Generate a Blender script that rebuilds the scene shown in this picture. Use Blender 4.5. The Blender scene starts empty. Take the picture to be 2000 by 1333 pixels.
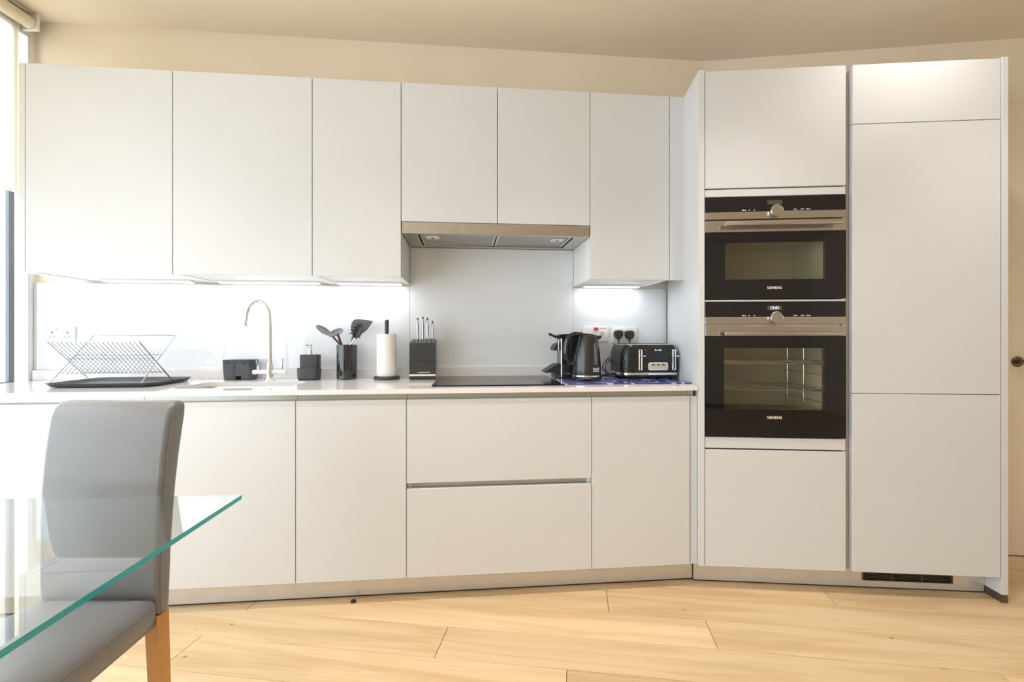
import bpy, bmesh, math, random
from mathutils import Vector, Matrix
random.seed(7)
PI = math.pi
S = bpy.context.scene
C = S.collection

# ------------------------------------------------------------------ camera
cam_d = bpy.data.cameras.new('camera')
cam_d.sensor_width = 36.0
cam_d.lens = 36.0 * 930.18 / 2000.0
cam_d.shift_y = -(666.5 - 659.09) / 2000.0
cam_d.clip_start = 0.02
cam = bpy.data.objects.new('camera', cam_d)
cam.location = (0, 0, 1.1246)
cam.rotation_euler = (PI / 2, 0, 0)
C.objects.link(cam)
S.camera = cam

# ------------------------------------------------------------------ exposure, world (bright overcast sky)
S.view_settings.view_transform = 'Standard'
S.view_settings.look = 'None'
S.view_settings.gamma = 1.0
S.view_settings.use_curve_mapping = False
S.view_settings.exposure = -0.12
W = bpy.data.worlds.new('overcast_sky')
S.world = W
W.use_nodes = True
bgn = W.node_tree.nodes['Background']
bgn.inputs['Color'].default_value = (0.87, 0.945, 1.0, 1)
bgn.inputs['Strength'].default_value = 5.6

# ------------------------------------------------------------------ room frame constants
XW = -2.41            # window wall on the left
XR = 3.9              # far side wall on the right
YB = -4.2             # wall behind the viewer
ZC = 2.7204           # ceiling height
TH, LX, LY = 0.0987, -2.0877, 1.8481     # run of units with the sink and the hob
PH, RX, RY = 0.0849, 0.8585, 2.1182      # run of tall units

def LP(u, v, z=0.0):
    c, s = math.cos(TH), math.sin(TH)
    return Vector((LX + u * c - v * s, LY + u * s + v * c, z))
def RP(u, v, z=0.0):
    c, s = math.cos(PH), math.sin(PH)
    return Vector((RX + u * c + v * s, RY - u * s + v * c, z))

def portal(name, loc, rot, sx, sy):
    d = bpy.data.lights.new(name, 'AREA')
    d.shape = 'RECTANGLE'; d.size = sx; d.size_y = sy
    d.cycles.is_portal = True
    o = bpy.data.objects.new(name, d); C.objects.link(o)
    o.location = loc; o.rotation_euler = rot
    return o
# portals only guide the daylight sampling at the real window openings
WIN1 = (1.80, 2.378, 0.885, 2.64)      # y0 y1 z0 z1 on the left wall above the worktop end
WIN2 = (-3.6, 1.74, 0.10, 2.64)      # glazed doors further along the left wall
portal('daylight_portal', (XW - .02, (WIN1[0] + WIN1[1]) / 2, (WIN1[2] + WIN1[3]) / 2), (0, -PI / 2, 0), WIN1[3] - WIN1[2], WIN1[1] - WIN1[0])
portal('daylight_portal', (XW - .02, (WIN2[0] + WIN2[1]) / 2, (WIN2[2] + WIN2[3]) / 2), (0, -PI / 2, 0), WIN2[3] - WIN2[2], WIN2[1] - WIN2[0])

# ------------------------------------------------------------------ materials
MATS = {}
def mat(name, col, rough=0.5, metal=0.0, coat=0.0, vary=0.0, scale=6.0, bump=0.0, bscale=120.0, spec=None, emit=None, estr=0.0, sheen=0.0, alpha_col=None):
    if name in MATS: return MATS[name]
    m = bpy.data.materials.new(name); m.use_nodes = True
    nt = m.node_tree; b = nt.nodes['Principled BSDF']
    b.inputs['Base Color'].default_value = (*col, 1)
    b.inputs['Roughness'].default_value = rough
    b.inputs['Metallic'].default_value = metal
    b.inputs['Coat Weight'].default_value = coat
    b.inputs['Coat Roughness'].default_value = 0.04
    if spec is not None: b.inputs['Specular IOR Level'].default_value = spec
    if sheen: b.inputs['Sheen Weight'].default_value = sheen
    if emit: 
        b.inputs['Emission Color'].default_value = (*emit, 1); b.inputs['Emission Strength'].default_value = estr
    if vary or bump:
        tc = nt.nodes.new('ShaderNodeTexCoord')
        if vary:
            n = nt.nodes.new('ShaderNodeTexNoise'); n.inputs['Scale'].default_value = scale; n.inputs['Detail'].default_value = 4
            nt.links.new(tc.outputs['Object'], n.inputs['Vector'])
            r = nt.nodes.new('ShaderNodeValToRGB')
            r.color_ramp.elements[0].position = .3; r.color_ramp.elements[1].position = .7
            r.color_ramp.elements[0].color = (*[c * (1 - vary) for c in col], 1)
            r.color_ramp.elements[1].color = (*[min(1, c * (1 + vary)) for c in col], 1)
            nt.links.new(n.outputs['Fac'], r.inputs['Fac']); nt.links.new(r.outputs['Color'], b.inputs['Base Color'])
        if bump:
            n2 = nt.nodes.new('ShaderNodeTexNoise'); n2.inputs['Scale'].default_value = bscale; n2.inputs['Detail'].default_value = 3
            nt.links.new(tc.outputs['Object'], n2.inputs['Vector'])
            bp = nt.nodes.new('ShaderNodeBump'); bp.inputs['Strength'].default_value = bump; bp.inputs['Distance'].default_value = .002
            nt.links.new(n2.outputs['Fac'], bp.inputs['Height']); nt.links.new(bp.outputs['Normal'], b.inputs['Normal'])
    MATS[name] = m
    return m

def glass_mat(name, tint, ior=1.5, rough=0.0, gloss=(1, 1, 1)):
    """clear or tinted sheet glass: what passes is tinted, the rest mirrored by Fresnel"""
    m = bpy.data.materials.new(name); m.use_nodes = True; nt = m.node_tree
    nt.nodes.remove(nt.nodes['Principled BSDF'])
    out = nt.nodes['Material Output']
    t = nt.nodes.new('ShaderNodeBsdfTransparent'); t.inputs['Color'].default_value = (*tint, 1)
    g = nt.nodes.new('ShaderNodeBsdfGlossy'); g.inputs['Roughness'].default_value = rough; g.inputs['Color'].default_value = (*gloss, 1)
    f = nt.nodes.new('ShaderNodeFresnel'); f.inputs['IOR'].default_value = ior
    mx = nt.nodes.new('ShaderNodeMixShader')
    geo = nt.nodes.new('ShaderNodeNewGeometry')
    inv = nt.nodes.new('ShaderNodeMath'); inv.operation = 'SUBTRACT'; inv.inputs[0].default_value = 1.0
    mul = nt.nodes.new('ShaderNodeMath'); mul.operation = 'MULTIPLY'
    nt.links.new(geo.outputs['Backfacing'], inv.inputs[1])
    d2 = nt.nodes.new('ShaderNodeMath'); d2.operation = 'MULTIPLY'; d2.inputs[1].default_value = 2.0
    a1 = nt.nodes.new('ShaderNodeMath'); a1.operation = 'ADD'; a1.inputs[1].default_value = 1.0
    dv = nt.nodes.new('ShaderNodeMath'); dv.operation = 'DIVIDE'
    nt.links.new(f.outputs['Fac'], d2.inputs[0]); nt.links.new(f.outputs['Fac'], a1.inputs[0])
    nt.links.new(d2.outputs[0], dv.inputs[0]); nt.links.new(a1.outputs[0], dv.inputs[1])   # R of a two-faced sheet = 2F/(1+F)
    nt.links.new(dv.outputs[0], mul.inputs[0]); nt.links.new(inv.outputs[0], mul.inputs[1])
    nt.links.new(mul.outputs[0], mx.inputs['Fac'])
    nt.links.new(t.outputs[0], mx.inputs[1]); nt.links.new(g.outputs[0], mx.inputs[2])
    nt.links.new(mx.outputs[0], out.inputs['Surface'])
    MATS[name] = m
    return m

WHITE = mat('white_satin_lacquer', (.635, .642, .655), .34, vary=.008, scale=3, spec=.45)
CARC = mat('white_melamine', (.80, .80, .79), .5)
WALL = mat('cream_paint', (.83, .735, .60), .85, vary=.02, scale=2.5, bump=.05, bscale=60)
CEIL = mat('ceiling_paint', (.83, .725, .595), .9, vary=.02, scale=2, bump=.04, bscale=60)
WWHITE = mat('white_paint', (.85, .85, .83), .8, vary=.01, scale=3)
QUARTZ = mat('white_quartz', (.80, .78, .785), .12, vary=.02, scale=40, coat=.3)
SPLASH = mat('pale_back_painted_glass', (.765, .80, .835), .04, coat=.5, vary=.006, scale=3)
STEEL = mat('brushed_steel', (.52, .50, .475), .25, metal=1.0, vary=.04, scale=30)
STEELW = mat('sink_steel', (.66, .66, .66), .25, metal=1.0, vary=.05, scale=20)
CHROME = mat('chrome', (.82, .83, .85), .06, metal=1.0)
CHROMEW = mat('wire_chrome', (.54, .54, .56), .2, metal=1.0)
GOLA = mat('anodised_channel', (.50, .50, .46), .38, metal=.6, vary=.03, scale=10)
GOLAV = mat('anodised_channel_warm', (.50, .42, .33), .38, metal=.6, vary=.03, scale=10)
PLINTH = mat('brushed_plinth', (.66, .64, .61), .32, metal=.45, vary=.03, scale=14)
BLACKG = mat('black_glass', (.008, .008, .009), .03)
HOBG = mat('hob_glass', (.010, .010, .011), .10, spec=.10)
BLACKP = mat('black_gloss_plastic', (.012, .012, .013), .14, coat=.3)
BLACKM = mat('black_matt_plastic', (.022, .022, .023), .42, bump=.05, bscale=300)
DGREY = mat('charcoal_plastic', (.055, .056, .06), .38, vary=.05, scale=20)
CHARC = mat('charcoal_matt', (.045, .046, .05), .5, vary=.06, scale=30, bump=.05, bscale=200)
UTEN = mat('grey_nylon', (.13, .13, .14), .4, vary=.05, scale=20)
UTEN2 = mat('dark_nylon', (.02, .02, .022), .35)
PAPER = mat('white_paper', (.84, .83, .81), .95, vary=.02, scale=40, bump=.25, bscale=180)
LEATHER = mat('grey_faux_leather', (.180, .180, .188), .34, coat=.15, vary=.03, scale=12, bump=.12, bscale=420)
LEATHER.node_tree.nodes['Principled BSDF'].inputs['Coat Roughness'].default_value = .28
STITCH = mat('grey_thread', (.12, .12, .12), .7)
OAKLEG = mat('orange_oak', (.52, .25, .075), .42, vary=.12, scale=14)
WHITEP = mat('white_plastic', (.82, .82, .81), .3)
REDP = mat('red_neon', (.75, .05, .08), .3)
GREYT = mat('grey_print', (.35, .35, .36), .5)
PRINT = mat('white_print', (.75, .75, .75), .5)
ALUL = mat('white_aluminium', (.75, .76, .77), .4)
ALUD = mat('grey_aluminium_window', (.16, .18, .21), .4, vary=.03, scale=10)
BRONZE = mat('dark_bronze', (.16, .13, .10), .3, metal=.9)
VENTB = mat('bronze_vent', (.13, .105, .085), .4, metal=.6)
DARK = mat('dark_gap', (.02, .018, .016), .7)
SEAL = mat('black_floor_seal', (.03, .027, .024), .5)
FILTER = mat('hood_filter_mesh', (.42, .43, .44), .4, metal=.8, vary=.15, scale=200)
DISPLAY = mat('oven_display', (.07, .07, .055), .2)
LCD = mat('clock_digits', (.7, .7, .8), .4, emit=(.8, .82, 1), estr=.8)
CAVITY = mat('grey_enamel', (.52, .48, .36), .4, vary=.05, scale=8)
PANEG = glass_mat('tinted_oven_glass', (.90, .89, .84), 1.5)
CLEARG = glass_mat('window_glass', (.97, .98, .98), 1.45)
TABLEG = glass_mat('table_glass', (.955, .975, .968), 1.52)
def edge_mat():
    # outer side of the polished edge is green, from inside the sheet it passes light on
    m = bpy.data.materials.new('green_glass_edge'); m.use_nodes = True; nt = m.node_tree
    b = nt.nodes['Principled BSDF']; b.inputs['Base Color'].default_value = (.001, .42, .50, 1); b.inputs['Roughness'].default_value = .1; b.inputs['Coat Weight'].default_value = .3
    t = nt.nodes.new('ShaderNodeBsdfTransparent'); t.inputs['Color'].default_value = (.90, .97, .95, 1)
    mx = nt.nodes.new('ShaderNodeMixShader'); g = nt.nodes.new('ShaderNodeNewGeometry')
    nt.links.new(g.outputs['Backfacing'], mx.inputs['Fac']); nt.links.new(b.outputs[0], mx.inputs[1]); nt.links.new(t.outputs[0], mx.inputs[2])
    nt.links.new(mx.outputs[0], nt.nodes['Material Output'].inputs['Surface'])
    return m
TEAL = edge_mat()
GOLD = mat('champagne_steel', (.72, .58, .42), .22, metal=1.0)
LEDM = mat('led_diffuser', (.9, .9, .9), .4, emit=(1, .98, .95), estr=9.0)
LAMPM = mat('downlight_lens', (.9, .9, .9), .4, emit=(1, .86, .68), estr=10.0)
BASIN = STEELW

def fabric_mat():
    m = bpy.data.materials.new('cream_blind_fabric'); m.use_nodes = True; nt = m.node_tree
    nt.nodes.remove(nt.nodes['Principled BSDF'])
    d = nt.nodes.new('ShaderNodeBsdfDiffuse'); d.inputs['Color'].default_value = (.82, .76, .66, 1)
    t = nt.nodes.new('ShaderNodeBsdfTranslucent'); t.inputs['Color'].default_value = (.95, .91, .83, 1)
    mx = nt.nodes.new('ShaderNodeMixShader'); mx.inputs['Fac'].default_value = .8
    nt.links.new(d.outputs[0], mx.inputs[1]); nt.links.new(t.outputs[0], mx.inputs[2])
    nt.links.new(mx.outputs[0], nt.nodes['Material Output'].inputs['Surface'])
    return m
FABRIC = fabric_mat()

def wood_mat():
    m = bpy.data.materials.new('oak_floorboards'); m.use_nodes = True; nt = m.node_tree
    b = nt.nodes['Principled BSDF']; b.inputs['Roughness'].default_value = .36
    L = nt.links.new
    tc = nt.nodes.new('ShaderNodeTexCoord'); oi = nt.nodes.new('ShaderNodeObjectInfo')
    mul = nt.nodes.new('ShaderNodeVectorMath'); mul.operation = 'MULTIPLY_ADD'
    comb = nt.nodes.new('ShaderNodeCombineXYZ')
    rs = nt.nodes.new('ShaderNodeMath'); rs.operation = 'MULTIPLY'; rs.inputs[1].default_value = 37.0
    L(oi.outputs['Random'], rs.inputs[0]); L(rs.outputs[0], comb.inputs[0]); L(rs.outputs[0], comb.inputs[1]); L(rs.outputs[0], comb.inputs[2])
    mul.inputs[1].default_value = (.75, 9.0, 1.0)
    L(tc.outputs['Object'], mul.inputs[0]); L(comb.outputs[0], mul.inputs[2])
    # cathedral grain: bands of a stretched, distorted noise
    n1 = nt.nodes.new('ShaderNodeTexNoise'); n1.inputs['Scale'].default_value = 1.1; n1.inputs['Detail'].default_value = 3; n1.inputs['Distortion'].default_value = .6
    L(mul.outputs[0], n1.inputs['Vector'])
    sc = nt.nodes.new('ShaderNodeMath'); sc.operation = 'MULTIPLY'; sc.inputs[1].default_value = 22.0
    L(n1.outputs['Fac'], sc.inputs[0])
    sn = nt.nodes.new('ShaderNodeMath'); sn.operation = 'SINE'; L(sc.outputs[0], sn.inputs[0])
    # fine fibres
    mul2 = nt.nodes.new('ShaderNodeVectorMath'); mul2.operation = 'MULTIPLY_ADD'; mul2.inputs[1].default_value = (5, 160, 1)
    L(tc.outputs['Object'], mul2.inputs[0]); L(comb.outputs[0], mul2.inputs[2])
    n2 = nt.nodes.new('ShaderNodeTexNoise'); n2.inputs['Scale'].default_value = 1.0; n2.inputs['Detail'].default_value = 4
    L(mul2.outputs[0], n2.inputs['Vector'])
    # blotches
    n3 = nt.nodes.new('ShaderNodeTexNoise'); n3.inputs['Scale'].default_value = .9; n3.inputs['Detail'].default_value = 2
    L(mul.outputs[0], n3.inputs['Vector'])
    a1 = nt.nodes.new('ShaderNodeMath'); a1.operation = 'MULTIPLY_ADD'; a1.inputs[1].default_value = .085; a1.inputs[2].default_value = .5; L(sn.outputs[0], a1.inputs[0])
    a2 = nt.nodes.new('ShaderNodeMath'); a2.operation = 'MULTIPLY_ADD'; a2.inputs[1].default_value = .38; L(n2.outputs['Fac'], a2.inputs[0]); L(a1.outputs[0], a2.inputs[2])
    a3 = nt.nodes.new('ShaderNodeMath'); a3.operation = 'MULTIPLY_ADD'; a3.inputs[1].default_value = .5; L(n3.outputs['Fac'], a3.inputs[0]); L(a2.outputs[0], a3.inputs[2])
    a4 = nt.nodes.new('ShaderNodeMath'); a4.operation = 'SUBTRACT'; a4.inputs[1].default_value = .44; L(a3.outputs[0], a4.inputs[0])
    ramp = nt.nodes.new('ShaderNodeValToRGB')
    ramp.color_ramp.elements[0].position = .2; ramp.color_ramp.elements[0].color = (.50, .325, .165, 1)
    ramp.color_ramp.elements[1].position = .85; ramp.color_ramp.elements[1].color = (.77, .61, .41, 1)
    e = ramp.color_ramp.elements.new(.5); e.color = (.68, .49, .285, 1)
    L(a4.outputs[0], ramp.inputs['Fac'])
    # knots and specks
    vo = nt.nodes.new('ShaderNodeTexVoronoi'); vo.inputs['Scale'].default_value = 1.0
    mul3 = nt.nodes.new('ShaderNodeVectorMath'); mul3.operation = 'MULTIPLY_ADD'; mul3.inputs[1].default_value = (5.5, 8.0, 1)
    L(tc.outputs['Object'], mul3.inputs[0]); L(comb.outputs[0], mul3.inputs[2]); L(mul3.outputs[0], vo.inputs['Vector'])
    kr = nt.nodes.new('ShaderNodeValToRGB'); kr.color_ramp.elements[0].position = .018; kr.color_ramp.elements[0].color = (1, 1, 1, 1)
    kr.color_ramp.elements[1].position = .06; kr.color_ramp.elements[1].color = (0, 0, 0, 1)
    L(vo.outputs['Distance'], kr.inputs['Fac'])
    km = nt.nodes.new('ShaderNodeMath'); km.operation = 'MULTIPLY'; km.inputs[1].default_value = .75; L(kr.outputs['Color'], km.inputs[0])
    mxk = nt.nodes.new('ShaderNodeMix'); mxk.data_type = 'RGBA'; L(km.outputs[0], mxk.inputs['Factor'])
    # plank to plank difference
    hsv = nt.nodes.new('ShaderNodeHueSaturation')
    vr = nt.nodes.new('ShaderNodeMapRange'); vr.inputs['To Min'].default_value = .9; vr.inputs['To Max'].default_value = 1.08
    L(oi.outputs['Random'], vr.inputs['Value']); L(vr.outputs[0], hsv.inputs['Value']); L(ramp.outputs['Color'], hsv.inputs['Color'])
    L(hsv.outputs['Color'], mxk.inputs['A']); mxk.inputs['B'].default_value = (.09, .05, .02, 1)
    L(mxk.outputs['Result'], b.inputs['Base Color'])
    bp = nt.nodes.new('ShaderNodeBump'); bp.inputs['Strength'].default_value = .12; bp.inputs['Distance'].default_value = .001
    L(n2.outputs['Fac'], bp.inputs['Height']); L(bp.outputs['Normal'], b.inputs['Normal'])
    return m
WOOD = wood_mat()

def mat_mat():
    """blue printed glass board with pale swirls"""
    m = bpy.data.materials.new('blue_swirl_print'); m.use_nodes = True; nt = m.node_tree
    b = nt.nodes['Principled BSDF']; b.inputs['Roughness'].default_value = .12
    tc = nt.nodes.new('ShaderNodeTexCoord'); n = nt.nodes.new('ShaderNodeTexVoronoi'); n.feature = 'SMOOTH_F1'; n.inputs['Scale'].default_value = 9
    nt.links.new(tc.outputs['Object'], n.inputs['Vector'])
    mu = nt.nodes.new('ShaderNodeMath'); mu.operation = 'MULTIPLY'; mu.inputs[1].default_value = 26; nt.links.new(n.outputs['Distance'], mu.inputs[0])
    si = nt.nodes.new('ShaderNodeMath'); si.operation = 'SINE'; nt.links.new(mu.outputs[0], si.inputs[0])
    r = nt.nodes.new('ShaderNodeValToRGB'); r.color_ramp.elements[0].position = .72; r.color_ramp.elements[0].color = (.035, .045, .26, 1)
    r.color_ramp.elements[1].position = .86; r.color_ramp.elements[1].color = (.5, .52, .75, 1)
    nt.links.new(si.outputs[0], r.inputs['Fac']); nt.links.new(r.outputs['Color'], b.inputs['Base Color'])
    return m
BLUEM = mat_mat()

def ripple_mat():
    m = bpy.data.materials.new('black_rippled_plastic'); m.use_nodes = True; nt = m.node_tree
    b = nt.nodes['Principled BSDF']; b.inputs['Base Color'].default_value = (.012, .012, .012, 1); b.inputs['Roughness'].default_value = .16
    tc = nt.nodes.new('ShaderNodeTexCoord'); n = nt.nodes.new('ShaderNodeTexVoronoi'); n.inputs['Scale'].default_value = 1
    mp = nt.nodes.new('ShaderNodeVectorMath'); mp.operation = 'MULTIPLY'; mp.inputs[1].default_value = (170, 170, 90)
    nt.links.new(tc.outputs['Object'], mp.inputs[0]); nt.links.new(mp.outputs[0], n.inputs['Vector'])
    bp = nt.nodes.new('ShaderNodeBump'); bp.inputs['Strength'].default_value = .6; bp.inputs['Distance'].default_value = .002
    nt.links.new(n.outputs['Distance'], bp.inputs['Height']); nt.links.new(bp.outputs['Normal'], b.inputs['Normal'])
    return m
RIPPLE = ripple_mat()

# ------------------------------------------------------------------ mesh helpers
def B(): return bmesh.new()
def box(bm, x0, x1, y0, y1, z0, z1, bev=0.0, seg=2):
    vs = [bm.verts.new((x, y, z)) for x in (x0, x1) for y in (y0, y1) for z in (z0, z1)]
    f = []
    for a in ((0, 1, 3, 2), (4, 6, 7, 5), (0, 4, 5, 1), (2, 3, 7, 6), (0, 2, 6, 4), (1, 5, 7, 3)):
        f.append(bm.faces.new([vs[i] for i in a]))
    if bev:
        ed = list({e for q in f for e in q.edges})
        bmesh.ops.bevel(bm, geom=ed, offset=bev, segments=seg, affect='EDGES', profile=.5, clamp_overlap=True)
    return bm
def frame_vecs(pts, closed):
    n = len(pts); T = []
    for i in range(n):
        if closed: t = pts[(i + 1) % n] - pts[i - 1]
        elif i == 0: t = pts[1] - pts[0]
        elif i == n - 1: t = pts[-1] - pts[-2]
        else: t = pts[i + 1] - pts[i - 1]
        T.append(t.normalized())
    up = Vector((0, 0, 1)) if abs(T[0].z) < .9 else Vector((0, 1, 0))
    N = [(up - T[0] * up.dot(T[0])).normalized()]
    for i in range(1, n):
        v = N[-1] - T[i] * N[-1].dot(T[i]); N.append(v.normalized())
    return T, N
def tube(bm, pts, r, seg=10, closed=False, sy=1.0):
    pts = [Vector(p) for p in pts]; n = len(pts)
    rs = r if isinstance(r, (list, tuple)) else [r] * n
    T, N = frame_vecs(pts, closed)
    rings = []
    for i in range(n):
        bn = T[i].cross(N[i])
        rings.append([bm.verts.new(pts[i] + (N[i] * math.cos(2 * PI * k / seg) * sy + bn * math.sin(2 * PI * k / seg)) * rs[i]) for k in range(seg)])
    m = n if closed else n - 1
    for i in range(m):
        a, b = rings[i], rings[(i + 1) % n]
        for k in range(seg): bm.faces.new((a[k], a[(k + 1) % seg], b[(k + 1) % seg], b[k]))
    if not closed:
        bm.faces.new(list(reversed(rings[0]))); bm.faces.new(rings[-1])
    return bm
def lathe(bm, prof, seg=32, c=(0, 0, 0)):
    rings = []
    for r, z in prof:
        if r < 1e-6: rings.append([bm.verts.new((c[0], c[1], c[2] + z))])
        else: rings.append([bm.verts.new((c[0] + r * math.cos(2 * PI * k / seg), c[1] + r * math.sin(2 * PI * k / seg), c[2] + z)) for k in range(seg)])
    for a, b in zip(rings, rings[1:]):
        for k in range(seg):
            k2 = (k + 1) % seg
            if len(a) == 1 and len(b) == 1: continue
            if len(a) == 1: bm.faces.new((a[0], b[k2], b[k]))
            elif len(b) == 1: bm.faces.new((a[k], a[k2], b[0]))
            else: bm.faces.new((a[k], a[k2], b[k2], b[k]))
    if len(rings[0]) > 1: bm.faces.new(list(reversed(rings[0])))
    if len(rings[-1]) > 1: bm.faces.new(rings[-1])
    return bm
def loft(bm, rings, caps=True):
    R = [[bm.verts.new(p) for p in ring] for ring in rings]; n = len(R[0])
    for a, b in zip(R, R[1:]):
        for k in range(n): bm.faces.new((a[k], a[(k + 1) % n], b[(k + 1) % n], b[k]))
    if caps:
        bm.faces.new(list(reversed(R[0]))); bm.faces.new(R[-1])
    return bm
def rrect(cx, cy, hx, hy, r, z, n=5):
    r = min(r, hx, hy); out = []
    for qx, qy, a0 in ((1, 1, 0), (-1, 1, 90), (-1, -1, 180), (1, -1, 270)):
        for i in range(n + 1):
            a = math.radians(a0 + 90 * i / n)
            out.append((cx + qx * (hx - r) + r * math.cos(a), cy + qy * (hy - r) + r * math.sin(a), z))
    return out
def prism(bm, poly, z0, z1, plane='xy'):
    """extrude a 2D outline; plane says which two axes the outline uses"""
    def P(a, b, c):
        return {'xy': (a, b, c), 'xz': (a, c, b), 'yz': (c, a, b)}[plane]
    lo = [bm.verts.new(P(a, b, z0)) for a, b in poly]; hi = [bm.verts.new(P(a, b, z1)) for a, b in poly]
    n = len(poly)
    bm.faces.new(lo); bm.faces.new(list(reversed(hi)))
    for k in range(n): bm.faces.new((lo[k], hi[k], hi[(k + 1) % n], lo[(k + 1) % n]))
    return bm
def arc(cx, cy, r, a0, a1, n=8):
    return [(cx + r * math.cos(math.radians(a0 + (a1 - a0) * i / n)), cy + r * math.sin(math.radians(a0 + (a1 - a0) * i / n))) for i in range(n + 1)]
def obj(name, bm, m, parent=None, loc=(0, 0, 0), rz=0.0, smooth=True, angle=35):
    bmesh.ops.recalc_face_normals(bm, faces=bm.faces)
    me = bpy.data.meshes.new(name); bm.to_mesh(me); bm.free()
    for mm in (m if isinstance(m, (list, tuple)) else [m]): me.materials.append(mm)
    if smooth:
        me.polygons.foreach_set('use_smooth', [True] * len(me.polygons))
        me.set_sharp_from_angle(angle=math.radians(angle))
    o = bpy.data.objects.new(name, me); C.objects.link(o)
    o.location = loc; o.rotation_euler = (0, 0, rz)
    if parent: o.parent = parent
    return o
def tag(o, label=None, cat=None, group=None, kind=None):
    if label: o['label'] = label
    if cat: o['category'] = cat
    if group: o['group'] = group
    if kind: o['kind'] = kind
    return o
def thing(name, label, cat, loc, rz=0.0, group=None):
    o = bpy.data.objects.new(name, None); C.objects.link(o)
    o.empty_display_size = .05
    o.location = loc; o.rotation_euler = (0, 0, rz)
    return tag(o, label, cat, group)
def struct(name, bm, m, parent=None, **k):
    o = obj(name, bm, m, parent, **k)
    if not parent: o['kind'] = 'structure'
    return o
def text(name, body, size, m, parent, loc, bold=0.0, shear=0.0, ext=.0004, rz=0.0, spacing=1.0):
    """flat lettering standing upright and facing local -y"""
    cu = bpy.data.curves.new(name, 'FONT'); cu.body = body; cu.size = size; cu.align_x = 'CENTER'; cu.align_y = 'CENTER'
    cu.extrude = ext; cu.offset = bold; cu.shear = shear; cu.space_character = spacing; cu.resolution_u = 3
    to = bpy.data.objects.new(name + '_curve', cu); C.objects.link(to)
    dg = bpy.context.evaluated_depsgraph_get()
    me = bpy.data.meshes.new_from_object(to.evaluated_get(dg))
    bpy.data.objects.remove(to); bpy.data.curves.remove(cu)
    me.transform(Matrix.Rotation(PI / 2, 4, 'X'))
    me.name = name; me.materials.clear(); me.materials.append(m)
    o = bpy.data.objects.new(name, me); C.objects.link(o)
    o.parent = parent; o.location = loc; o.rotation_euler = (0, 0, rz)
    return o
def smoothpath(pts, n=6):
    """Catmull-Rom through the points"""
    P = [Vector(p) for p in pts]; P = [P[0] * 2 - P[1]] + P + [P[-1] * 2 - P[-2]]; out = []
    for i in range(1, len(P) - 2):
        for k in range(n):
            t = k / n; a, b, c, d = P[i - 1], P[i], P[i + 1], P[i + 2]
            out.append(.5 * ((2 * b) + (c - a) * t + (2 * a - 5 * b + 4 * c - d) * t * t + (3 * b - a - 3 * c + d) * t ** 3))
    out.append(P[-2]); return out

# ================================================================== SETTING
# the wall behind the tall units leans a little further round than the units themselves
def ROLD(u, v):
    c, s = math.cos(PH), math.sin(PH)
    return Vector((.8724 + u * c + v * s, 2.1526 - u * s + v * c, 0))
wr0, wr1 = ROLD(0, .6258), ROLD(1.3, .6258 - 1.3 * .0465)
wdir = (wr1 - wr0).normalized()
VB = 0.585
lb0, ldir = LP(0, VB), Vector((math.cos(TH), math.sin(TH), 0))
def isect(p, d, q, e):
    k = d.x * e.y - d.y * e.x; t = ((q.x - p.x) * e.y - (q.y - p.y) * e.x) / k
    return p + d * t
corner = isect(lb0, ldir, wr0, wdir)
cornerL = isect(lb0, ldir, Vector((XW, 0, 0)), Vector((0, 1, 0)))
wr_end = wr0 + wdir * ((XR - wr0.x) / wdir.x)
nL = Vector((-math.sin(TH), math.cos(TH), 0)); nR = Vector((-wdir.y, wdir.x, 0))
T = .12
bm = B(); a, b = cornerL - ldir * .25, corner + ldir * .12
prism(bm, [(a.x, a.y), (b.x, b.y), (b.x + nL.x * T, b.y + nL.y * T), (a.x + nL.x * T, a.y + nL.y * T)], 0, ZC)
struct('wall_back', bm, WALL)
bm = B(); a, b = corner + wdir * .001 , wr_end + wdir * .2
prism(bm, [(a.x, a.y), (b.x, b.y), (b.x + nR.x * T, b.y + nR.y * T), (a.x + nR.x * T, a.y + nR.y * T)], 0, ZC)
struct('wall_right', bm, WALL)
# left wall with two openings
bm = B()
x0, x1 = XW - .036, XW
ys = [YB, WIN2[0], WIN2[1], WIN1[0], WIN1[1], cornerL.y + .02]
box(bm, x0, x1, ys[0], ys[1], 0, ZC); box(bm, x0, x1, ys[2], ys[3], 0, ZC); box(bm, x0, x1, ys[4], ys[5], 0, ZC)
box(bm, x0, x1, ys[1], ys[2], 0, WIN2[2]); box(bm, x0, x1, ys[1], ys[2], WIN2[3], ZC)
box(bm, x0, x1, ys[3], ys[4], 0, WIN1[2]); box(bm, x0, x1, ys[3], ys[4], WIN1[3], ZC)
struct('wall_left', bm, WWHITE, smooth=False)
# rear wall
bm = B(); box(bm, XW - .16, XR + .12, YB - .16, YB, 0, ZC); struct('wall_rear', bm, WALL, smooth=False)
bm = B(); box(bm, XR, XR + .12, YB, wr_end.y + .1, 0, ZC); struct('wall_side', bm, WALL, smooth=False)
bm = B(); box(bm, XW - .16, XR + .12, YB - .16, 3.0, ZC, ZC + .12); struct('ceiling', bm, CEIL, smooth=False)
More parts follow.
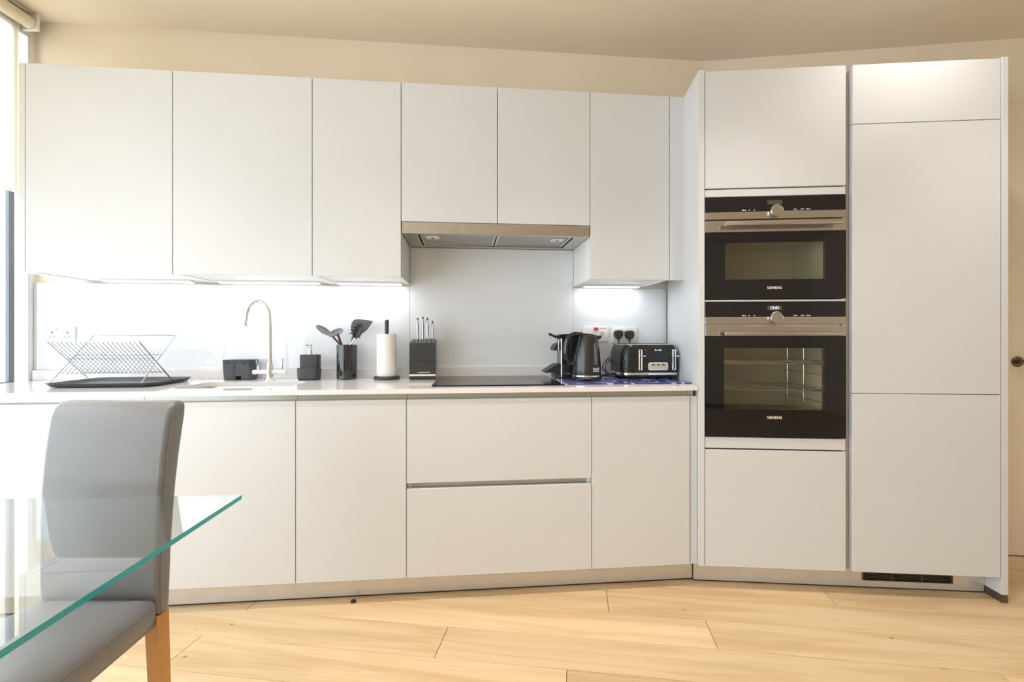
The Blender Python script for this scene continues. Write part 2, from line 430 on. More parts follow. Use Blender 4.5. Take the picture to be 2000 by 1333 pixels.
# floor: base slab and boards
bm = B(); box(bm, XW - .16, XR + .12, YB - .16, 3.0, -.12, -.0145)
floor = struct('floor', bm, DARK, smooth=False)
FA = math.radians(-7.75); fd = Vector((math.cos(FA), math.sin(FA))); fn = Vector((-math.sin(FA), math.cos(FA)))
PW = .18
known = {0: [-1.40, -.033, 1.62], 1: [-2.2, -.495, 1.4], 2: [-1.35, .505, 2.45], 3: [-1.7, .13, 1.98], 4: [-.75, 1.08, 2.9]}
for r in range(-26, 8):
    o0 = 1.44 + r * PW
    if r in known: cuts = list(known[r])
    else:
        t = -3.6 + random.random() * 1.9; cuts = []
        while t < 4.6: cuts.append(t); t += 1.5 + random.random() * .6
    lo, hi = -4.2, 4.6
    cuts = [lo] + [c for c in cuts if lo < c < hi] + [hi]
    for a, b in zip(cuts, cuts[1:]):
        if b - a < .05: continue
        ctr = fd * ((a + b) / 2) + fn * (o0 + PW / 2)
        # skip boards wholly outside the room
        es = [fd * a + fn * o0, fd * b + fn * o0, fd * a + fn * (o0 + PW), fd * b + fn * (o0 + PW)]
        if max(e.x for e in es) < XW or min(e.x for e in es) > XR or max(e.y for e in es) < YB or min(e.y for e in es) > 2.75: continue
        # trim to the room lengthwise
        bm = B(); g = .0009
        box(bm, -(b - a) / 2 + g, (b - a) / 2 - g, -PW / 2 + g, PW / 2 - g, -.014, 0, .0012, 1)
        # clip to the room rectangle
        co = Vector((ctr.x, ctr.y, 0)); Mx = Matrix.Translation(co) @ Matrix.Rotation(FA, 4, 'Z'); Mi = Mx.inverted()
        for pc, pn in (((XW - .1, 0, 0), (-1, 0, 0)), ((XR + .1, 0, 0), (1, 0, 0)), ((0, YB - .1, 0), (0, -1, 0)), ((0, 2.72, 0), (0, 1, 0))):
            bmesh.ops.bisect_plane(bm, geom=bm.verts[:] + bm.edges[:] + bm.faces[:], plane_co=Mi @ Vector(pc), plane_no=(Mi.to_3x3() @ Vector(pn)), clear_outer=True)
        if not bm.faces: bm.free(); continue
        p = obj('plank', bm, WOOD, floor, loc=(ctr.x, ctr.y, 0), rz=FA, smooth=False)

# windows
def window_left(name, win, panes, label_frame=True):
    y0, y1, z0, z1 = win
    bm = B(); fx0, fx1, w = XW - .0155, XW + .001, .026
    box(bm, fx0, fx1, y0, y0 + w, z0, z1); box(bm, fx0, fx1, y1 - w, y1, z0, z1)
    box(bm, fx0, fx1, y0 + w, y1 - w, z0, z0 + w); box(bm, fx0, fx1, y0 + w, y1 - w, z1 - w, z1)
    root = struct(name, bm, ALUD, smooth=False)
    n = panes; step = (y1 - y0 - 2 * w) / n
    for i in range(1, n):
        yy = y0 + w + i * step
        bm = B(); box(bm, fx0, fx1, yy - .02, yy + .02, z0 + w, z1 - w); obj('mullion', bm, ALUD, root, smooth=False)
    for i in range(n):
        a = y0 + w + i * step + (.02 if i else 0); b = y0 + w + (i + 1) * step - (.02 if i < n - 1 else .001)
        bm = B(); box(bm, XW - .030, XW - .025, a, b, z0 + w, z1 - w); obj('pane', bm, CLEARG, root, smooth=False)
    return root
y0, y1, z0, z1 = WIN1
bm = B(); fx0, fx1, w = XW - .0155, XW + .001, .026
box(bm, fx0, fx1, y0, y0 + w, z0, z1); box(bm, fx0, fx1, y0 + w, 2.280, z0, z0 + w); box(bm, fx0, fx1, y0 + w, 2.280, z1 - w, z1); box(bm, fx0, fx1, 2.280, 2.306, z0, z1)
w1 = struct('window_1', bm, ALUD, smooth=False)
bm = B(); box(bm, XW - .034, XW - .0158, 2.282, 2.305, z0, z1); obj('outer_mullion', bm, ALUL, w1, smooth=False)
bm = B(); box(bm, XW - .034, XW + .001, y1 - .008, y1 - .0005, z0, z1); box(bm, XW - .034, XW + .001, 2.3065, y1 - .008, z0, z0 + .02); box(bm, XW - .034, XW + .001, 2.3065, y1 - .008, z1 - .02, z1); obj('side_frame', bm, ALUL, w1, smooth=False)
bm = B(); box(bm, XW - .030, XW - .025, y0 + w, 2.281, z0 + w, z1 - w); obj('pane', bm, CLEARG, w1, smooth=False)
bm = B(); box(bm, XW - .030, XW - .025, 2.3065, y1 - .009, z0 + .02, z1 - .02); obj('pane', bm, CLEARG, w1, smooth=False)
window_left('window_2', WIN2, 3)
# room door to the right of the fridge tower
dl = Vector((2.5545, 2.4446, 0)); da = math.atan2(wdir.y, wdir.x)
dstart = dl - wdir * .16
bm = B(); box(bm, 0, .84, 0, .044, .006, 2.317, .002)
door = struct('door_1', bm, WALL, loc=dstart, rz=da)
bm = B(); box(bm, -.06, -.004, .004, .112, 0, 2.319); box(bm, .844, .90, .004, .112, 0, 2.319); box(bm, -.004, .844, .05, .112, .0, 2.317)
obj('door_frame', bm, WALL, door, smooth=False)
bm = B(); M4 = Matrix.Rotation(PI / 2, 4, 'X')
lathe(bm, [(.0, -.002), (.027, -.002), (.027, .006), (.024, .009), (.012, .010), (.0105, .045), (0, .046)], 24)
bmesh.ops.transform(bm, matrix=M4, verts=bm.verts)
hx = ((2.5865 - dstart.x) * wdir.x + (2.432 - dstart.y) * wdir.y)
hd = obj('handle', bm, BRONZE, door, loc=(hx, -.0, .9995))
bm = B(); tube(bm, smoothpath([(0, -.042, 0), (.015, -.046, 0), (.05, -.047, 0), (.115, -.045, 0)]), .0095, 10); obj('lever', bm, BRONZE, hd)

# ================================================================== LEFT RUN: BASE UNITS
ZD0, ZD1 = .1065, .8606     # door bottom / top
ZCB, ZCT = .8871, .9076     # worktop under / top
DT = .02
def base_unit(u0, u1, fronts, label, name='base_cabinet'):
    """fronts: list of (x0, x1, z0, z1, partname)"""
    w = u1 - u0
    t = thing(name, label, 'cabinet', LP(u0, 0, .0), TH)
    bm = B()
    p = .018; e = .0008
    box(bm, e, p, .022, .56, ZD0 + .003, ZCB - .0565); box(bm, w - p, w - e, .022, .56, ZD0 + .003, ZCB - .0565)
    box(bm, p, w - p, .022, .56, ZD0 + .003, ZD0 + .02); box(bm, p, w - p, .545, .56, ZD0 + .02, ZCB - .0565)
    obj('body', bm, CARC, t, smooth=False)
    # recessed finger-pull channel under the worktop
    bm = B(); box(bm, e, w - e, .028, .034, ZD1 - .03, ZCB - .001); box(bm, e, w - e, .034, .09, ZCB - .006, ZCB - .001)
    obj('handle_channel', bm, GOLA, t, smooth=False)
    for x0, x1, z0, z1, nm in fronts:
        bm = B(); box(bm, x0 + .0014, x1 - .0014, 0, DT, z0, z1, .0012, 1); obj(nm, bm, WHITE, t)
    return t
UB = 1.65
cL = .0005
base_unit(-.20, UB - 1.05 - .6, [(0, .20, ZD0, ZD1, 'door')], 'white base cabinet at the window end of the sink run')
base_unit(UB - 1.65, UB - 1.05, [(0, .6, ZD0, ZD1, 'door')], 'white base cabinet standing under the dish rack')
base_unit(UB - 1.05, UB - .45, [(0, .6, ZD0, ZD1, 'door')], 'white base cabinet with one wide door below the sink')
base_unit(UB - .45, UB, [(0, .45, ZD0, ZD1, 'door')], 'white base cabinet with one door below the utensil pot and paper towel')
ZS0, ZS1 = .4825, .507
dr = base_unit(UB, UB + .8, [(0, .8, ZD0, ZS0, 'drawer_front'), (0, .8, ZS1, ZD1, 'drawer_front')], 'white base unit of two wide drawers below the hob', 'drawer_unit')
bm = B(); box(bm, .001, .799, .026, .032, ZS0 - .03, ZS1 + .02); obj('handle_channel', bm, GOLA, dr, smooth=False)
blast = base_unit(UB + .8, UB + 1.25, [(0, .45, ZD0, ZD1, 'door')], 'white base cabinet with one door below the kettle and toaster')
bm = B(); box(bm, .4535, .4845, .004, .024, ZD0, ZD1 - .001, .001, 1); obj('filler_strip', bm, WHITE, blast)
bm = B(); box(bm, .4505, .478, .028, .034, ZD1 - .03, ZCB - .001); box(bm, .4505, .478, .034, .09, ZCB - .006, ZCB - .001); obj('handle_channel', bm, GOLA, blast, smooth=False)
# plinths
bm = B(); box(bm, 0, 3.174, .0, .016, .006, ZD0 + .002, .001, 1); 
pl = thing('plinth', 'long brushed silver plinth under the sink and hob units', 'plinth', LP(-.228, .0736), TH)
obj('board', bm, PLINTH, pl)
bm = B(); box(bm, 0, 3.174, .002, .014, 0, .006); obj('floor_seal', bm, SEAL, pl, smooth=False)

# worktop with the sink cut out
SU0, SU1, SV0, SV1 = .66, 1.13, .085, .385
def wloc(p):   # world -> left-run coordinates
    c, s = math.cos(TH), math.sin(TH); d = p - Vector((LX, LY, 0)); return (d.x * c + d.y * s, -d.x * s + d.y * c)
VC = -.0139
WTh = LP(0, 0, 0)
wl0 = wloc(isect(LP(0, VC), ldir, Vector((XW + .002, 0, 0)), Vector((0, 1, 0)))); wl1 = wloc(isect(LP(0, VB - .002), ldir, Vector((XW + .002, 0, 0)), Vector((0, 1, 0))))
UPN = -.027 # tower side panel, outer face in right-run u
pdir = (RP(0, 1) - RP(0, 0))
pr0 = wloc(isect(LP(0, VC), ldir, RP(UPN - .001, 0), pdir)); pr1 = wloc(isect(LP(0, VB - .002), ldir, RP(UPN - .001, 0), pdir))
pr0 = (max(pr0[0] - .006, 2.93), VC)
worktop = thing('worktop', 'white quartz worktop with a low upstand along the sink and hob wall', 'worktop', LP(0, 0, 0), TH)
bm = B()
outer = [(wl0[0], VC), pr0, wloc(RP(UPN - .001, .03)), (pr1[0], VB - .002), (wl1[0], VB - .002)]
ov = [bm.verts.new((x, y, ZCT)) for x, y in outer]
iv = [bm.verts.new(p) for p in rrect((SU0 + SU1) / 2, (SV0 + SV1) / 2, (SU1 - SU0) / 2, (SV1 - SV0) / 2, .045, ZCT, 6)]
ed = [bm.edges.new((ov[i], ov[(i + 1) % len(ov)])) for i in range(len(ov))] + [bm.edges.new((iv[i], iv[(i + 1) % len(iv)])) for i in range(len(iv))]
r = bmesh.ops.triangle_fill(bm, edges=ed, use_beauty=True)
ex = bmesh.ops.extrude_face_region(bm, geom=bm.faces[:])
bmesh.ops.translate(bm, verts=[g for g in ex['geom'] if isinstance(g, bmesh.types.BMVert)], vec=(0, 0, ZCB - ZCT))
obj('slab', bm, QUARTZ, worktop, smooth=False)
bm = B(); ua = wloc(isect(LP(0, VB - .021), ldir, Vector((XW + .002, 0, 0)), Vector((0, 1, 0))))[0]; ub = wloc(isect(LP(0, VB - .021), ldir, RP(UPN - .001, 0), pdir))[0]
box(bm, ua + .002, ub - .002, VB - .021, VB - .0015, ZCT + .0005, .959, .001, 1); obj('upstand', bm, QUARTZ, worktop)

# splashback glass
def splash(u0, u1, z0, z1, label):
    bm = B(); box(bm, 0, u1 - u0, 0, .0075, 0, z1 - z0, .0008, 1)
    tag(obj('splashback_panel', bm, SPLASH, loc=LP(u0, VB - .0085, z0), rz=TH), label, 'splashback')
splash(ua + .004, 1.5988, .9595, 1.400, 'pale glass splashback panel behind the sink and dish rack')
splash(1.6003, 2.4995, .9595, 1.6105, 'tall pale grey glass splashback panel between hob and extractor hood')
splash(2.5008, ub + .004, .9595, 1.400, 'short pale glass splashback panel behind the kettle and toaster')

# ================================================================== WALL UNITS
VWF = .2154; ZT = 2.3142; ZBW = 1.4075; ZH = 1.665
def wall_unit(u0, u1, doors, z0, label, led=None, endpanel=False):
    w = u1 - u0; H = ZT - z0
    t = thing('wall_cabinet', label, 'cabinet', LP(u0, VWF, z0), TH)
    D = VB - VWF - .011
    bm = B(); e = .0006; p = .018
    box(bm, e, p, DT + .0015, D, .0, H - .002); box(bm, w - p, w - e, DT + .0015, D, .0, H - .002)
    box(bm, p, w - p, DT + .0015, D, .004, .022); box(bm, p, w - p, DT + .0015, D, H - .02, H - .002); box(bm, p, w - p, D - .008, D, .022, H - .02)
    obj('body', bm, CARC, t, smooth=False)
    for a, b in doors:
        bm = B(); box(bm, a + .0014, b - .0014, 0, DT, -.001 if z0 < 1.5 else .001, H, .0012, 1); obj('door', bm, WHITE, t)
    if endpanel:
        bm = B(); box(bm, -.026, -.001, .001, D, 0, H, .0008, 1); obj('end_panel', bm, WHITE, t)
    if led:
        a, b = led
        bm = B(); box(bm, a - .01, b + .01, .265, .325, -.006, .0035, .001, 1); li = obj('under_light', bm, WHITEP, t)
        bm = B(); box(bm, a, b, .275, .315, -.0085, -.0062); obj('diffuser', bm, LEDM, li, smooth=False)
        ld = bpy.data.lights.new('under_cabinet_led', 'AREA'); ld.shape = 'RECTANGLE'; ld.size = b - a; ld.size_y = .03; ld.energy = 1.6 * (b - a); ld.color = (.93, .97, 1)
        lo = bpy.data.objects.new('under_cabinet_led', ld); C.objects.link(lo); lo.parent = t; lo.location = ((a + b) / 2, .295, -.010)
    return t
wall_unit(0, .6, [(0, .6)], ZBW, 'white wall cabinet with one wide door, beside the window', led=(.12, .52), endpanel=True)
wall_unit(.6, 1.2, [(0, .6)], ZBW, 'white wall cabinet with one wide door, above the sink tap', led=(.06, .54))
wall_unit(1.2, 1.6, [(0, .4)], ZBW, 'narrow white wall cabinet above the utensil pot, next to the hood', led=(.04, .36))
wall_unit(1.6, 2.5, [(0, .45), (.45, .9)], ZH, 'short two-door white wall cabinet above the extractor hood')
wlast = wall_unit(2.5, 2.9, [(0, .4)], ZBW, 'narrow white wall cabinet above the kettle and toaster', led=(.05, .35))
bm = B(); box(bm, .4018, .4800, .001, .021, -.001, ZT - ZBW, .001, 1); obj('filler_panel', bm, WHITE, wlast)

# extractor hood
hood = thing('extractor_hood', 'slim stainless steel extractor hood above the hob', 'hood', LP(1.6035, VWF, 1.611), TH)
HW = .8925
bm = B(); box(bm, 0, HW, -.002, .012, .0, .0525, .0015, 1); obj('fascia', bm, STEEL, hood)
bm = B(); D = VB - VWF - .012
box(bm, .002, HW - .002, .0125, .035, .001, .05); box(bm, .002, HW - .002, D - .05, D, .001, .05); box(bm, .002, .07, .035, D - .05, .001, .05); box(bm, HW - .07, HW - .002, .035, D - .05, .001, .05)
box(bm, .07, HW - .07, .035, D - .05, .03, .05)
obj('housing', bm, STEEL, hood, smooth=False)
for i in range(2):
    a = .074 + i * (HW - .148) / 2; b = a + (HW - .148) / 2
    bm = B(); box(bm, a + .003, b - .003, .04, D - .055, .009, .016)
    ft = obj('filter', bm, FILTER, hood, smooth=False)
    bm = B()
    for q in ((a + .003, a + .014, .04, D - .055), (b - .014, b - .003, .04, D - .055), (a + .014, b - .014, .04, .05), (a + .014, b - .014, D - .065, D - .055)):
        box(bm, q[0], q[1], q[2], q[3], .004, .0088)
    obj('filter_rim', bm, STEELW, ft, smooth=False)
    cx = a + .06 if i == 0 else b - .06
    bm = B(); box(bm, cx - .032, cx + .032, .09, .15, .0035, .0088, .002, 1); lt = obj('latch', bm, WHITEP, ft)
    bm = B(); lathe(bm, [(0, 0), (.006, 0), (.006, .002), (0, .002)], 12); obj('latch_button', bm, DGREY, lt, loc=(cx, .12, .0012))

# ================================================================== RIGHT RUN: TOWERS
def nz(z): return 1.1246 + (z - 1.1246) * .984
WR = .5931; UG = .6215; WF = .5924
ZR0, ZR1, ZRT = .1065, .8811, nz(2.3261)
# side panel between the runs
bm = B(); box(bm, 0, .0250, -.001, .580, 0, nz(2.334) - ZR0, .0008, 1)
tag(obj('side_panel', bm, WHITE, loc=RP(UPN, 0, ZR0), rz=-PH), 'tall white side panel of the oven tower, facing the toaster', 'side panel')
tower = thing('oven_tower', 'tall white housing cabinet holding the two built-in ovens', 'cabinet', RP(0, 0, 0), -PH)
bm = B(); p = .0025
box(bm, -.0012, .0016, .021, .56, ZR0, ZRT - .01); box(bm, WR - .0016, WR + .002, .021, .56, ZR0, ZRT - .01); box(bm, .0016, WR - .0016, .55, .56, ZR0, ZRT - .01)
for z in (ZR0, nz(.6241), nz(1.2845) , nz(1.776), ZRT - .028): box(bm, .0016, WR - .0016, .022 if z != nz(1.2845) else .03, .55, z, z + (.018 if z != nz(1.2845) else .006))
obj('carcass', bm, CARC, tower, smooth=False)
def front(t, x0, x1, z0, z1, nm='door', y0=0.0, y1=DT, m=None):
    bm = B(); box(bm, x0, x1, y0, y1, z0, z1, .0012, 1); return obj(nm, bm, m or WHITE, t)
front(tower, .001, WR, nz(1.7965), ZRT)
front(tower, .001, WR, nz(1.758), nz(1.791), 'upper_filler', .003)
front(tower, .001, WR, nz(.6241), nz(.6735), 'lower_filler', .003)
front(tower, .001, WR, ZR0, nz(.6175), 'drawer_front')
bm = B(); box(bm, .001, WR - .0002, .004, .016, nz(1.2848), nz(1.2925)); obj('trim_strip', bm, ALUL, tower, smooth=False)
# vertical finger-pull channel between the towers
bm = B(); box(bm, WR + .0035, UG - .0035, .024, .029, ZR0, ZRT - .012)
tag(obj('handle_channel', bm, GOLAV, loc=RP(0, 0, 0), rz=-PH, smooth=False), 'tall recessed metal finger channel between oven tower and fridge tower', 'channel')

fridge = thing('fridge_tower', 'tall white integrated fridge freezer tower with three flush doors', 'cabinet', RP(UG, 0, 0), -PH)
bm = B(); box(bm, .0005, WF, .022, .56, ZR0 + .002, ZRT - .012); obj('carcass', bm, CARC, fridge, smooth=False)
front(fridge, 0, WF, nz(2.0650), ZRT); front(fridge, 0, WF, ZR1 + .0012, nz(2.0622)); front(fridge, 0, WF, ZR0, ZR1 - .0018)
# end panel standing to the floor on a dark foot
ep = thing('end_panel', 'slim white end panel of the fridge tower standing on a dark foot', 'end panel', RP(UG + WF + .0035, 0, 0), -PH)
bm = B(); box(bm, 0, .0245, -.002, .545, .034, nz(2.331), .0008, 1); obj('board', bm, WHITE, ep)
bm = B(); box(bm, .0005, .024, -.001, .545, 0, .0335); obj('foot', bm, VENTB, ep, smooth=False)
# plinth of the towers with a vent grille
PV = .0795
pl2 = thing('plinth', 'brushed silver plinth under the oven and fridge towers, with a vent grille', 'plinth', RP(-.030, PV), -PH)
PL = UG + WF + .0315
vx0, vx1, vz0, vz1 = .7129 * .984 + .036, 1.0934 * .984 + .040, .034, .078
bm = B()
box(bm, .004, vx0, 0, .016, .006, ZR0 - .001); box(bm, vx1, PL, 0, .016, .006, ZR0 - .001)
box(bm, vx0, vx1, 0, .016, .006, vz0); box(bm, vx0, vx1, 0, .016, vz1, ZR0 - .001)
obj('board', bm, PLINTH, pl2, smooth=False)
bm = B(); box(bm, .004, PL, .002, .014, 0, .006); obj('floor_seal', bm, SEAL, pl2, smooth=False)
bm = B(); f = .006
box(bm, vx0, vx0 + f, -.003, .02, vz0, vz1); box(bm, vx1 - f, vx1, -.003, .02, vz0, vz1); box(bm, vx0 + f, vx1 - f, -.003, .02, vz0, vz0 + .004); box(bm, vx0 + f, vx1 - f, -.003, .02, vz1 - .004, vz1)
for k in (1, 2): 
    xx = vx0 + (vx1 - vx0) * k / 3; box(bm, xx - .002, xx + .002, -.001, .02, vz0 + .004, vz1 - .004)
vent = obj('vent_grille', bm, VENTB, pl2, smooth=False)
for k in range(4):
    zz = vz0 + .009 + k * .0068
    bm = B(); box(bm, vx0 + f, vx1 - f, .003, .016, zz, zz + .0022); obj('slat', bm, VENTB, vent, smooth=False)
bm = B(); box(bm, vx0 + f, vx1 - f, .021, .023, vz0, vz1); obj('backing', bm, DARK, vent, smooth=False)

# ---- built-in ovens
def oven(name, label, z0, z1, band_top, band_bot, door_top, door_band, win, knob, logo_z, handle_z, clock, micro):
    t = thing(name, label, 'oven', RP(0, 0, z0), -PH)
    X0, X1 = .0012, WR - .0004
    h = lambda z: nz(z) - z0
    H = z1 - z0
    xs0, xs1, zs0, zs1 = win[0] * .984, win[1] * .984, h(win[2]), h(win[3])
    # control panel
    bm = B(); box(bm, X0, X1, -.001, .02, h(band_top), H, .001, 1); pn = obj('control_panel', bm, BLACKG, t)
    bm = B(); box(bm, X0, X1, -.002, .02, h(band_bot), h(band_top) - .0003, .0008, 1); obj('trim_band', bm, STEEL, t)
    kx = .303 * .984
    bm = B(); box(bm, kx - .033, kx + .030, -.0016, -.0008, h(band_top) + .030, h(band_top) + .049); dsp = obj('display', bm, DISPLAY, pn, smooth=False)
    if clock: text('clock', '15:01', .019, LCD, dsp, (kx - .0015, -.0018, h(band_top) + .0395), bold=.0002)
    # touch symbols printed either side of the knob
    for dx, w in ((-.140, .018), (-.112, .006), (-.09, .006), (.078, .015), (.108, .015), (.132, .017)):
        bm = B(); box(bm, kx + dx, kx + dx + w * .45, -.0014, -.0009, h(band_top) + .005, h(band_top) + .0085); box(bm, kx + dx + w * .55, kx + dx + w, -.0014, -.0009, h(band_top) + .005, h(band_top) + .0075)
        obj('touch_symbol', bm, PRINT, pn, smooth=False)
    bm = B(); lathe(bm, [(0, 0), (.0255, 0), (.0265, .002), (.0265, .019), (.0245, .021), (.0235, .0195), (0, .0195)], 40)
    bmesh.ops.transform(bm, matrix=Matrix.Rotation(PI / 2, 4, 'X'), verts=bm.verts)
    obj('knob', bm, STEEL, t, loc=(kx, -.0025, h(knob)))
    # cavity
    cd = .36 if micro else .42
    bm = B(); cx0, cx1, cz0, cz1 = xs0 - .03, xs1 + .03, zs0 - .035, zs1 + .03
    P0 = [(cx0, .03, cz0), (cx1, .03, cz0), (cx1, .03, cz1), (cx0, .03, cz1)]
    vs = [bm.verts.new(q) for q in P0] + [bm.verts.new((q[0], cd, q[2])) for q in P0]
    for a in ((0, 1, 5, 4), (1, 2, 6, 5), (2, 3, 7, 6), (3, 0, 4, 7), (4, 5, 6, 7)): bm.faces.new([vs[i] for i in a])
    cav = obj('cavity', bm, CAVITY, t, smooth=False)
    bm = B(); 
    box(bm, .006, X1 - .006, .0325, .47, cz1 + .004, H - .004); box(bm, .006, X1 - .006, .0325, .47, .004, cz0 - .004)
    box(bm, .006, cx0 - .004, .0325, .47, cz0 - .004, cz1 + .004); box(bm, cx1 + .004, X1 - .006, .0325, .47, cz0 - .004, cz1 + .004)
    obj('casing', bm, STEELW, t, smooth=False)
    # door: black glass round a tinted window
    dt = h(door_top); dbnd = h(door_band)
    bm = B()
    d0 = .003
    box(bm, X0, xs0, -.002, .018, d0, dbnd); box(bm, xs1, X1, -.002, .018, d0, dbnd); box(bm, xs0, xs1, -.002, .018, d0, zs0); box(bm, xs0, xs1, -.002, .018, zs1, dbnd)
    dr_ = obj('door', bm, BLACKG, t, smooth=False)
    bm = B(); box(bm, xs0 + .0002, xs1 - .0002, -.0018, .004, zs0 + .0002, zs1 - .0002); obj('window_pane', bm, PANEG, dr_, smooth=False)
    bm = B(); box(bm, X0, X1, -.003, .018, dbnd + .0003, dt, .0008, 1); obj('door_band', bm, STEEL, dr_)
    hz = h(handle_z); hx0, hx1 = .073 * .984, .567 * .984
    bm = B(); box(bm, hx0, hx1, -.046, -.034, hz - .009, hz + .009, .004, 2); 
    for xx in (hx0 + .03, hx1 - .05): box(bm, xx, xx + .02, -.035, -.002, hz - .006, hz + .006)
    obj('handle', bm, STEEL, dr_)
    text('brand_lettering', 'SIEMENS', .0165, mat('warm_print', (.75, .66, .56), .4), dr_, (.300 * .984, -.0024, h(logo_z)), bold=.0003, spacing=1.02)
    if not micro:
        # shelf rails and wire shelves inside
        for zz in (h(1.003), h(.882)):
            bm = B()
            for yy in (.06, .12, .18, .24, .30, .36): tube(bm, [(cx0 + .015, yy, zz), (cx1 - .015, yy, zz)], .002, 6)
            tube(bm, [(cx0 + .015, .05, zz), (cx1 - .015, .05, zz), (cx1 - .015, .39, zz), (cx0 + .015, .39, zz)], .003, 6, closed=True)
            if zz > .3:
                pts = []
                for k in range(25):
                    x = cx0 + .015 + (cx1 - cx0 - .03) * k / 24; dip = -.008 if k in (6, 18) else 0.0
                    pts.append((x, .052, zz + .012 + dip))
                tube(bm, pts, .0025, 6)
            obj('wire_shelf', bm, CHROMEW, t)
        for sx in (cx0 + .006, cx1 - .006):
            bm = B()
            for yy in (.06, .22, .38): tube(bm, [(sx, yy, cz0 + .03), (sx, yy, cz1 - .02)], .0025, 6)
            for k in range(5): tube(bm, [(sx, .06, cz0 + .06 + k * .062), (sx, .38, cz0 + .06 + k * .062)], .002, 6)
            obj('shelf_rail', bm, CHROMEW, t)
    return t
oven('compact_oven', 'black compact built-in oven with steel bands, the upper of the two', nz(1.2935), nz(1.7560), 1.6880, 1.6555, 1.6490, 1.5975, (.0873, .5169, 1.3832, 1.5492), 1.6870, 1.345, 1.6255, False, True)
oven('built_in_oven', 'black full-size built-in oven with wire shelves, the lower of the two', nz(.6750), nz(1.2835), 1.2150, 1.1835, 1.1760, 1.1300, (.0828, .5126, .8006, 1.0764), 1.2120, .7650, 1.1400, True, False)

# ================================================================== SINK, TAP, HOB
zc = ZCT
su, sv = (SU0 + SU1) / 2, (SV0 + SV1) / 2
sink = thing('sink', 'stainless steel undermounted sink bowl set into the worktop', 'sink', LP(su, sv, ZCB), TH)
bm = B(); hx, hy = (SU1 - SU0) / 2, (SV1 - SV0) / 2
rings = [rrect(0, 0, hx + .012, hy + .012, .055, -.001, 6), rrect(0, 0, hx + .003, hy + .003, .048, -.001, 6), rrect(0, 0, hx - .002, hy - .002, .045, -.02, 6), rrect(0, 0, hx - .006, hy - .006, .045, -.15, 6), rrect(0, 0, hx - .03, hy - .03, .045, -.175, 6), rrect(0, 0, .045, .045, .045, -.18, 6)]
loft(bm, rings, caps=False); bm.verts.ensure_lookup_table()
bm.faces.new([v for v in bm.verts if abs(v.co.z + .18) < 1e-6])
o = obj('bowl', bm, STEELW, sink)
bm = B(); lathe(bm, [(0, 0), (.03, 0), (.036, .003), (.036, .004), (0, .004)], 24); obj('drain', bm, CHROME, sink, loc=(0, 0, -.1795))

tap = thing('tap', 'chrome swan-neck mixer tap with two levers behind the sink', 'tap', LP(.916, .468, zc), TH)
bm = B(); lathe(bm, [(0, 0), (.024, 0), (.024, .004), (.018, .012), (.0165, .03), (.0165, .055), (.0155, .075), (.0125, .09), (.0125, .098), (0, .098)], 28); obj('body', bm, CHROME, tap)
bm = B()
path = [(0, 0, .095), (0, 0, .16), (0, 0, .24), (0, 0, .29)]
for k in range(1, 15):
    a = PI * k / 15; path.append((-.054 + .054 * math.cos(a), -.012 * k / 15, .315 + .085 * math.sin(a)))
path += [(-.1085, -.013, .305), (-.111, -.014, .288)]
tube(bm, smoothpath(path, 3), .0105, 16); obj('spout', bm, CHROME, tap)
bm = B(); lathe(bm, [(0, 0), (.012, 0), (.012, .02), (.0105, .022), (0, .022)], 20); obj('nozzle', bm, CHROME, tap, loc=(-.1112, -.014, .272))
for sx, nm in ((-1, 'arm'), (1, 'arm')):
    bm = B(); tube(bm, [(sx * .012, 0, .042), (sx * .05, 0, .042), (sx * .066, 0, .042)], .0105, 14); tube(bm, [(sx * .066, 0, .042), (sx * .080, 0, .042)], .0125, 16)
    arm = obj('arm', bm, CHROME, tap)
    bm = B(); tube(bm, smoothpath([(sx * .058, 0, .05), (sx * .06, -.002, .075), (sx * .064, -.006, .108)], 4), [.0045] * 5 + [.0034] * 4, 10); obj('lever', bm, CHROME, arm)

hob = thing('hob', 'flat black glass hob set on the worktop under the hood', 'hob', LP(1.7506, .066, zc), TH)
bm = B(); box(bm, 0, .592, 0, .522, .0004, .0055, .0015, 1); obj('glass', bm, HOBG, hob)
bm = B()
ringm = mat('hob_ring_print', (.10, .10, .10), .2)
for cx, cy, rr in ((.15, .14, .085), (.15, .38, .105), (.44, .14, .105), (.44, .38, .075)):
    n = 48
    for r0, r1 in ((rr, rr - .0025),):
        A_ = [bm.verts.new((cx + r0 * math.cos(2 * PI * k / n), cy + r0 * math.sin(2 * PI * k / n), .0057)) for k in range(n)]
        B_ = [bm.verts.new((cx + r1 * math.cos(2 * PI * k / n), cy + r1 * math.sin(2 * PI * k / n), .0057)) for k in range(n)]
        for k in range(n): bm.faces.new((A_[k], A_[(k + 1) % n], B_[(k + 1) % n], B_[k]))
obj('cooking_zone_rings', bm, ringm, hob, smooth=False)

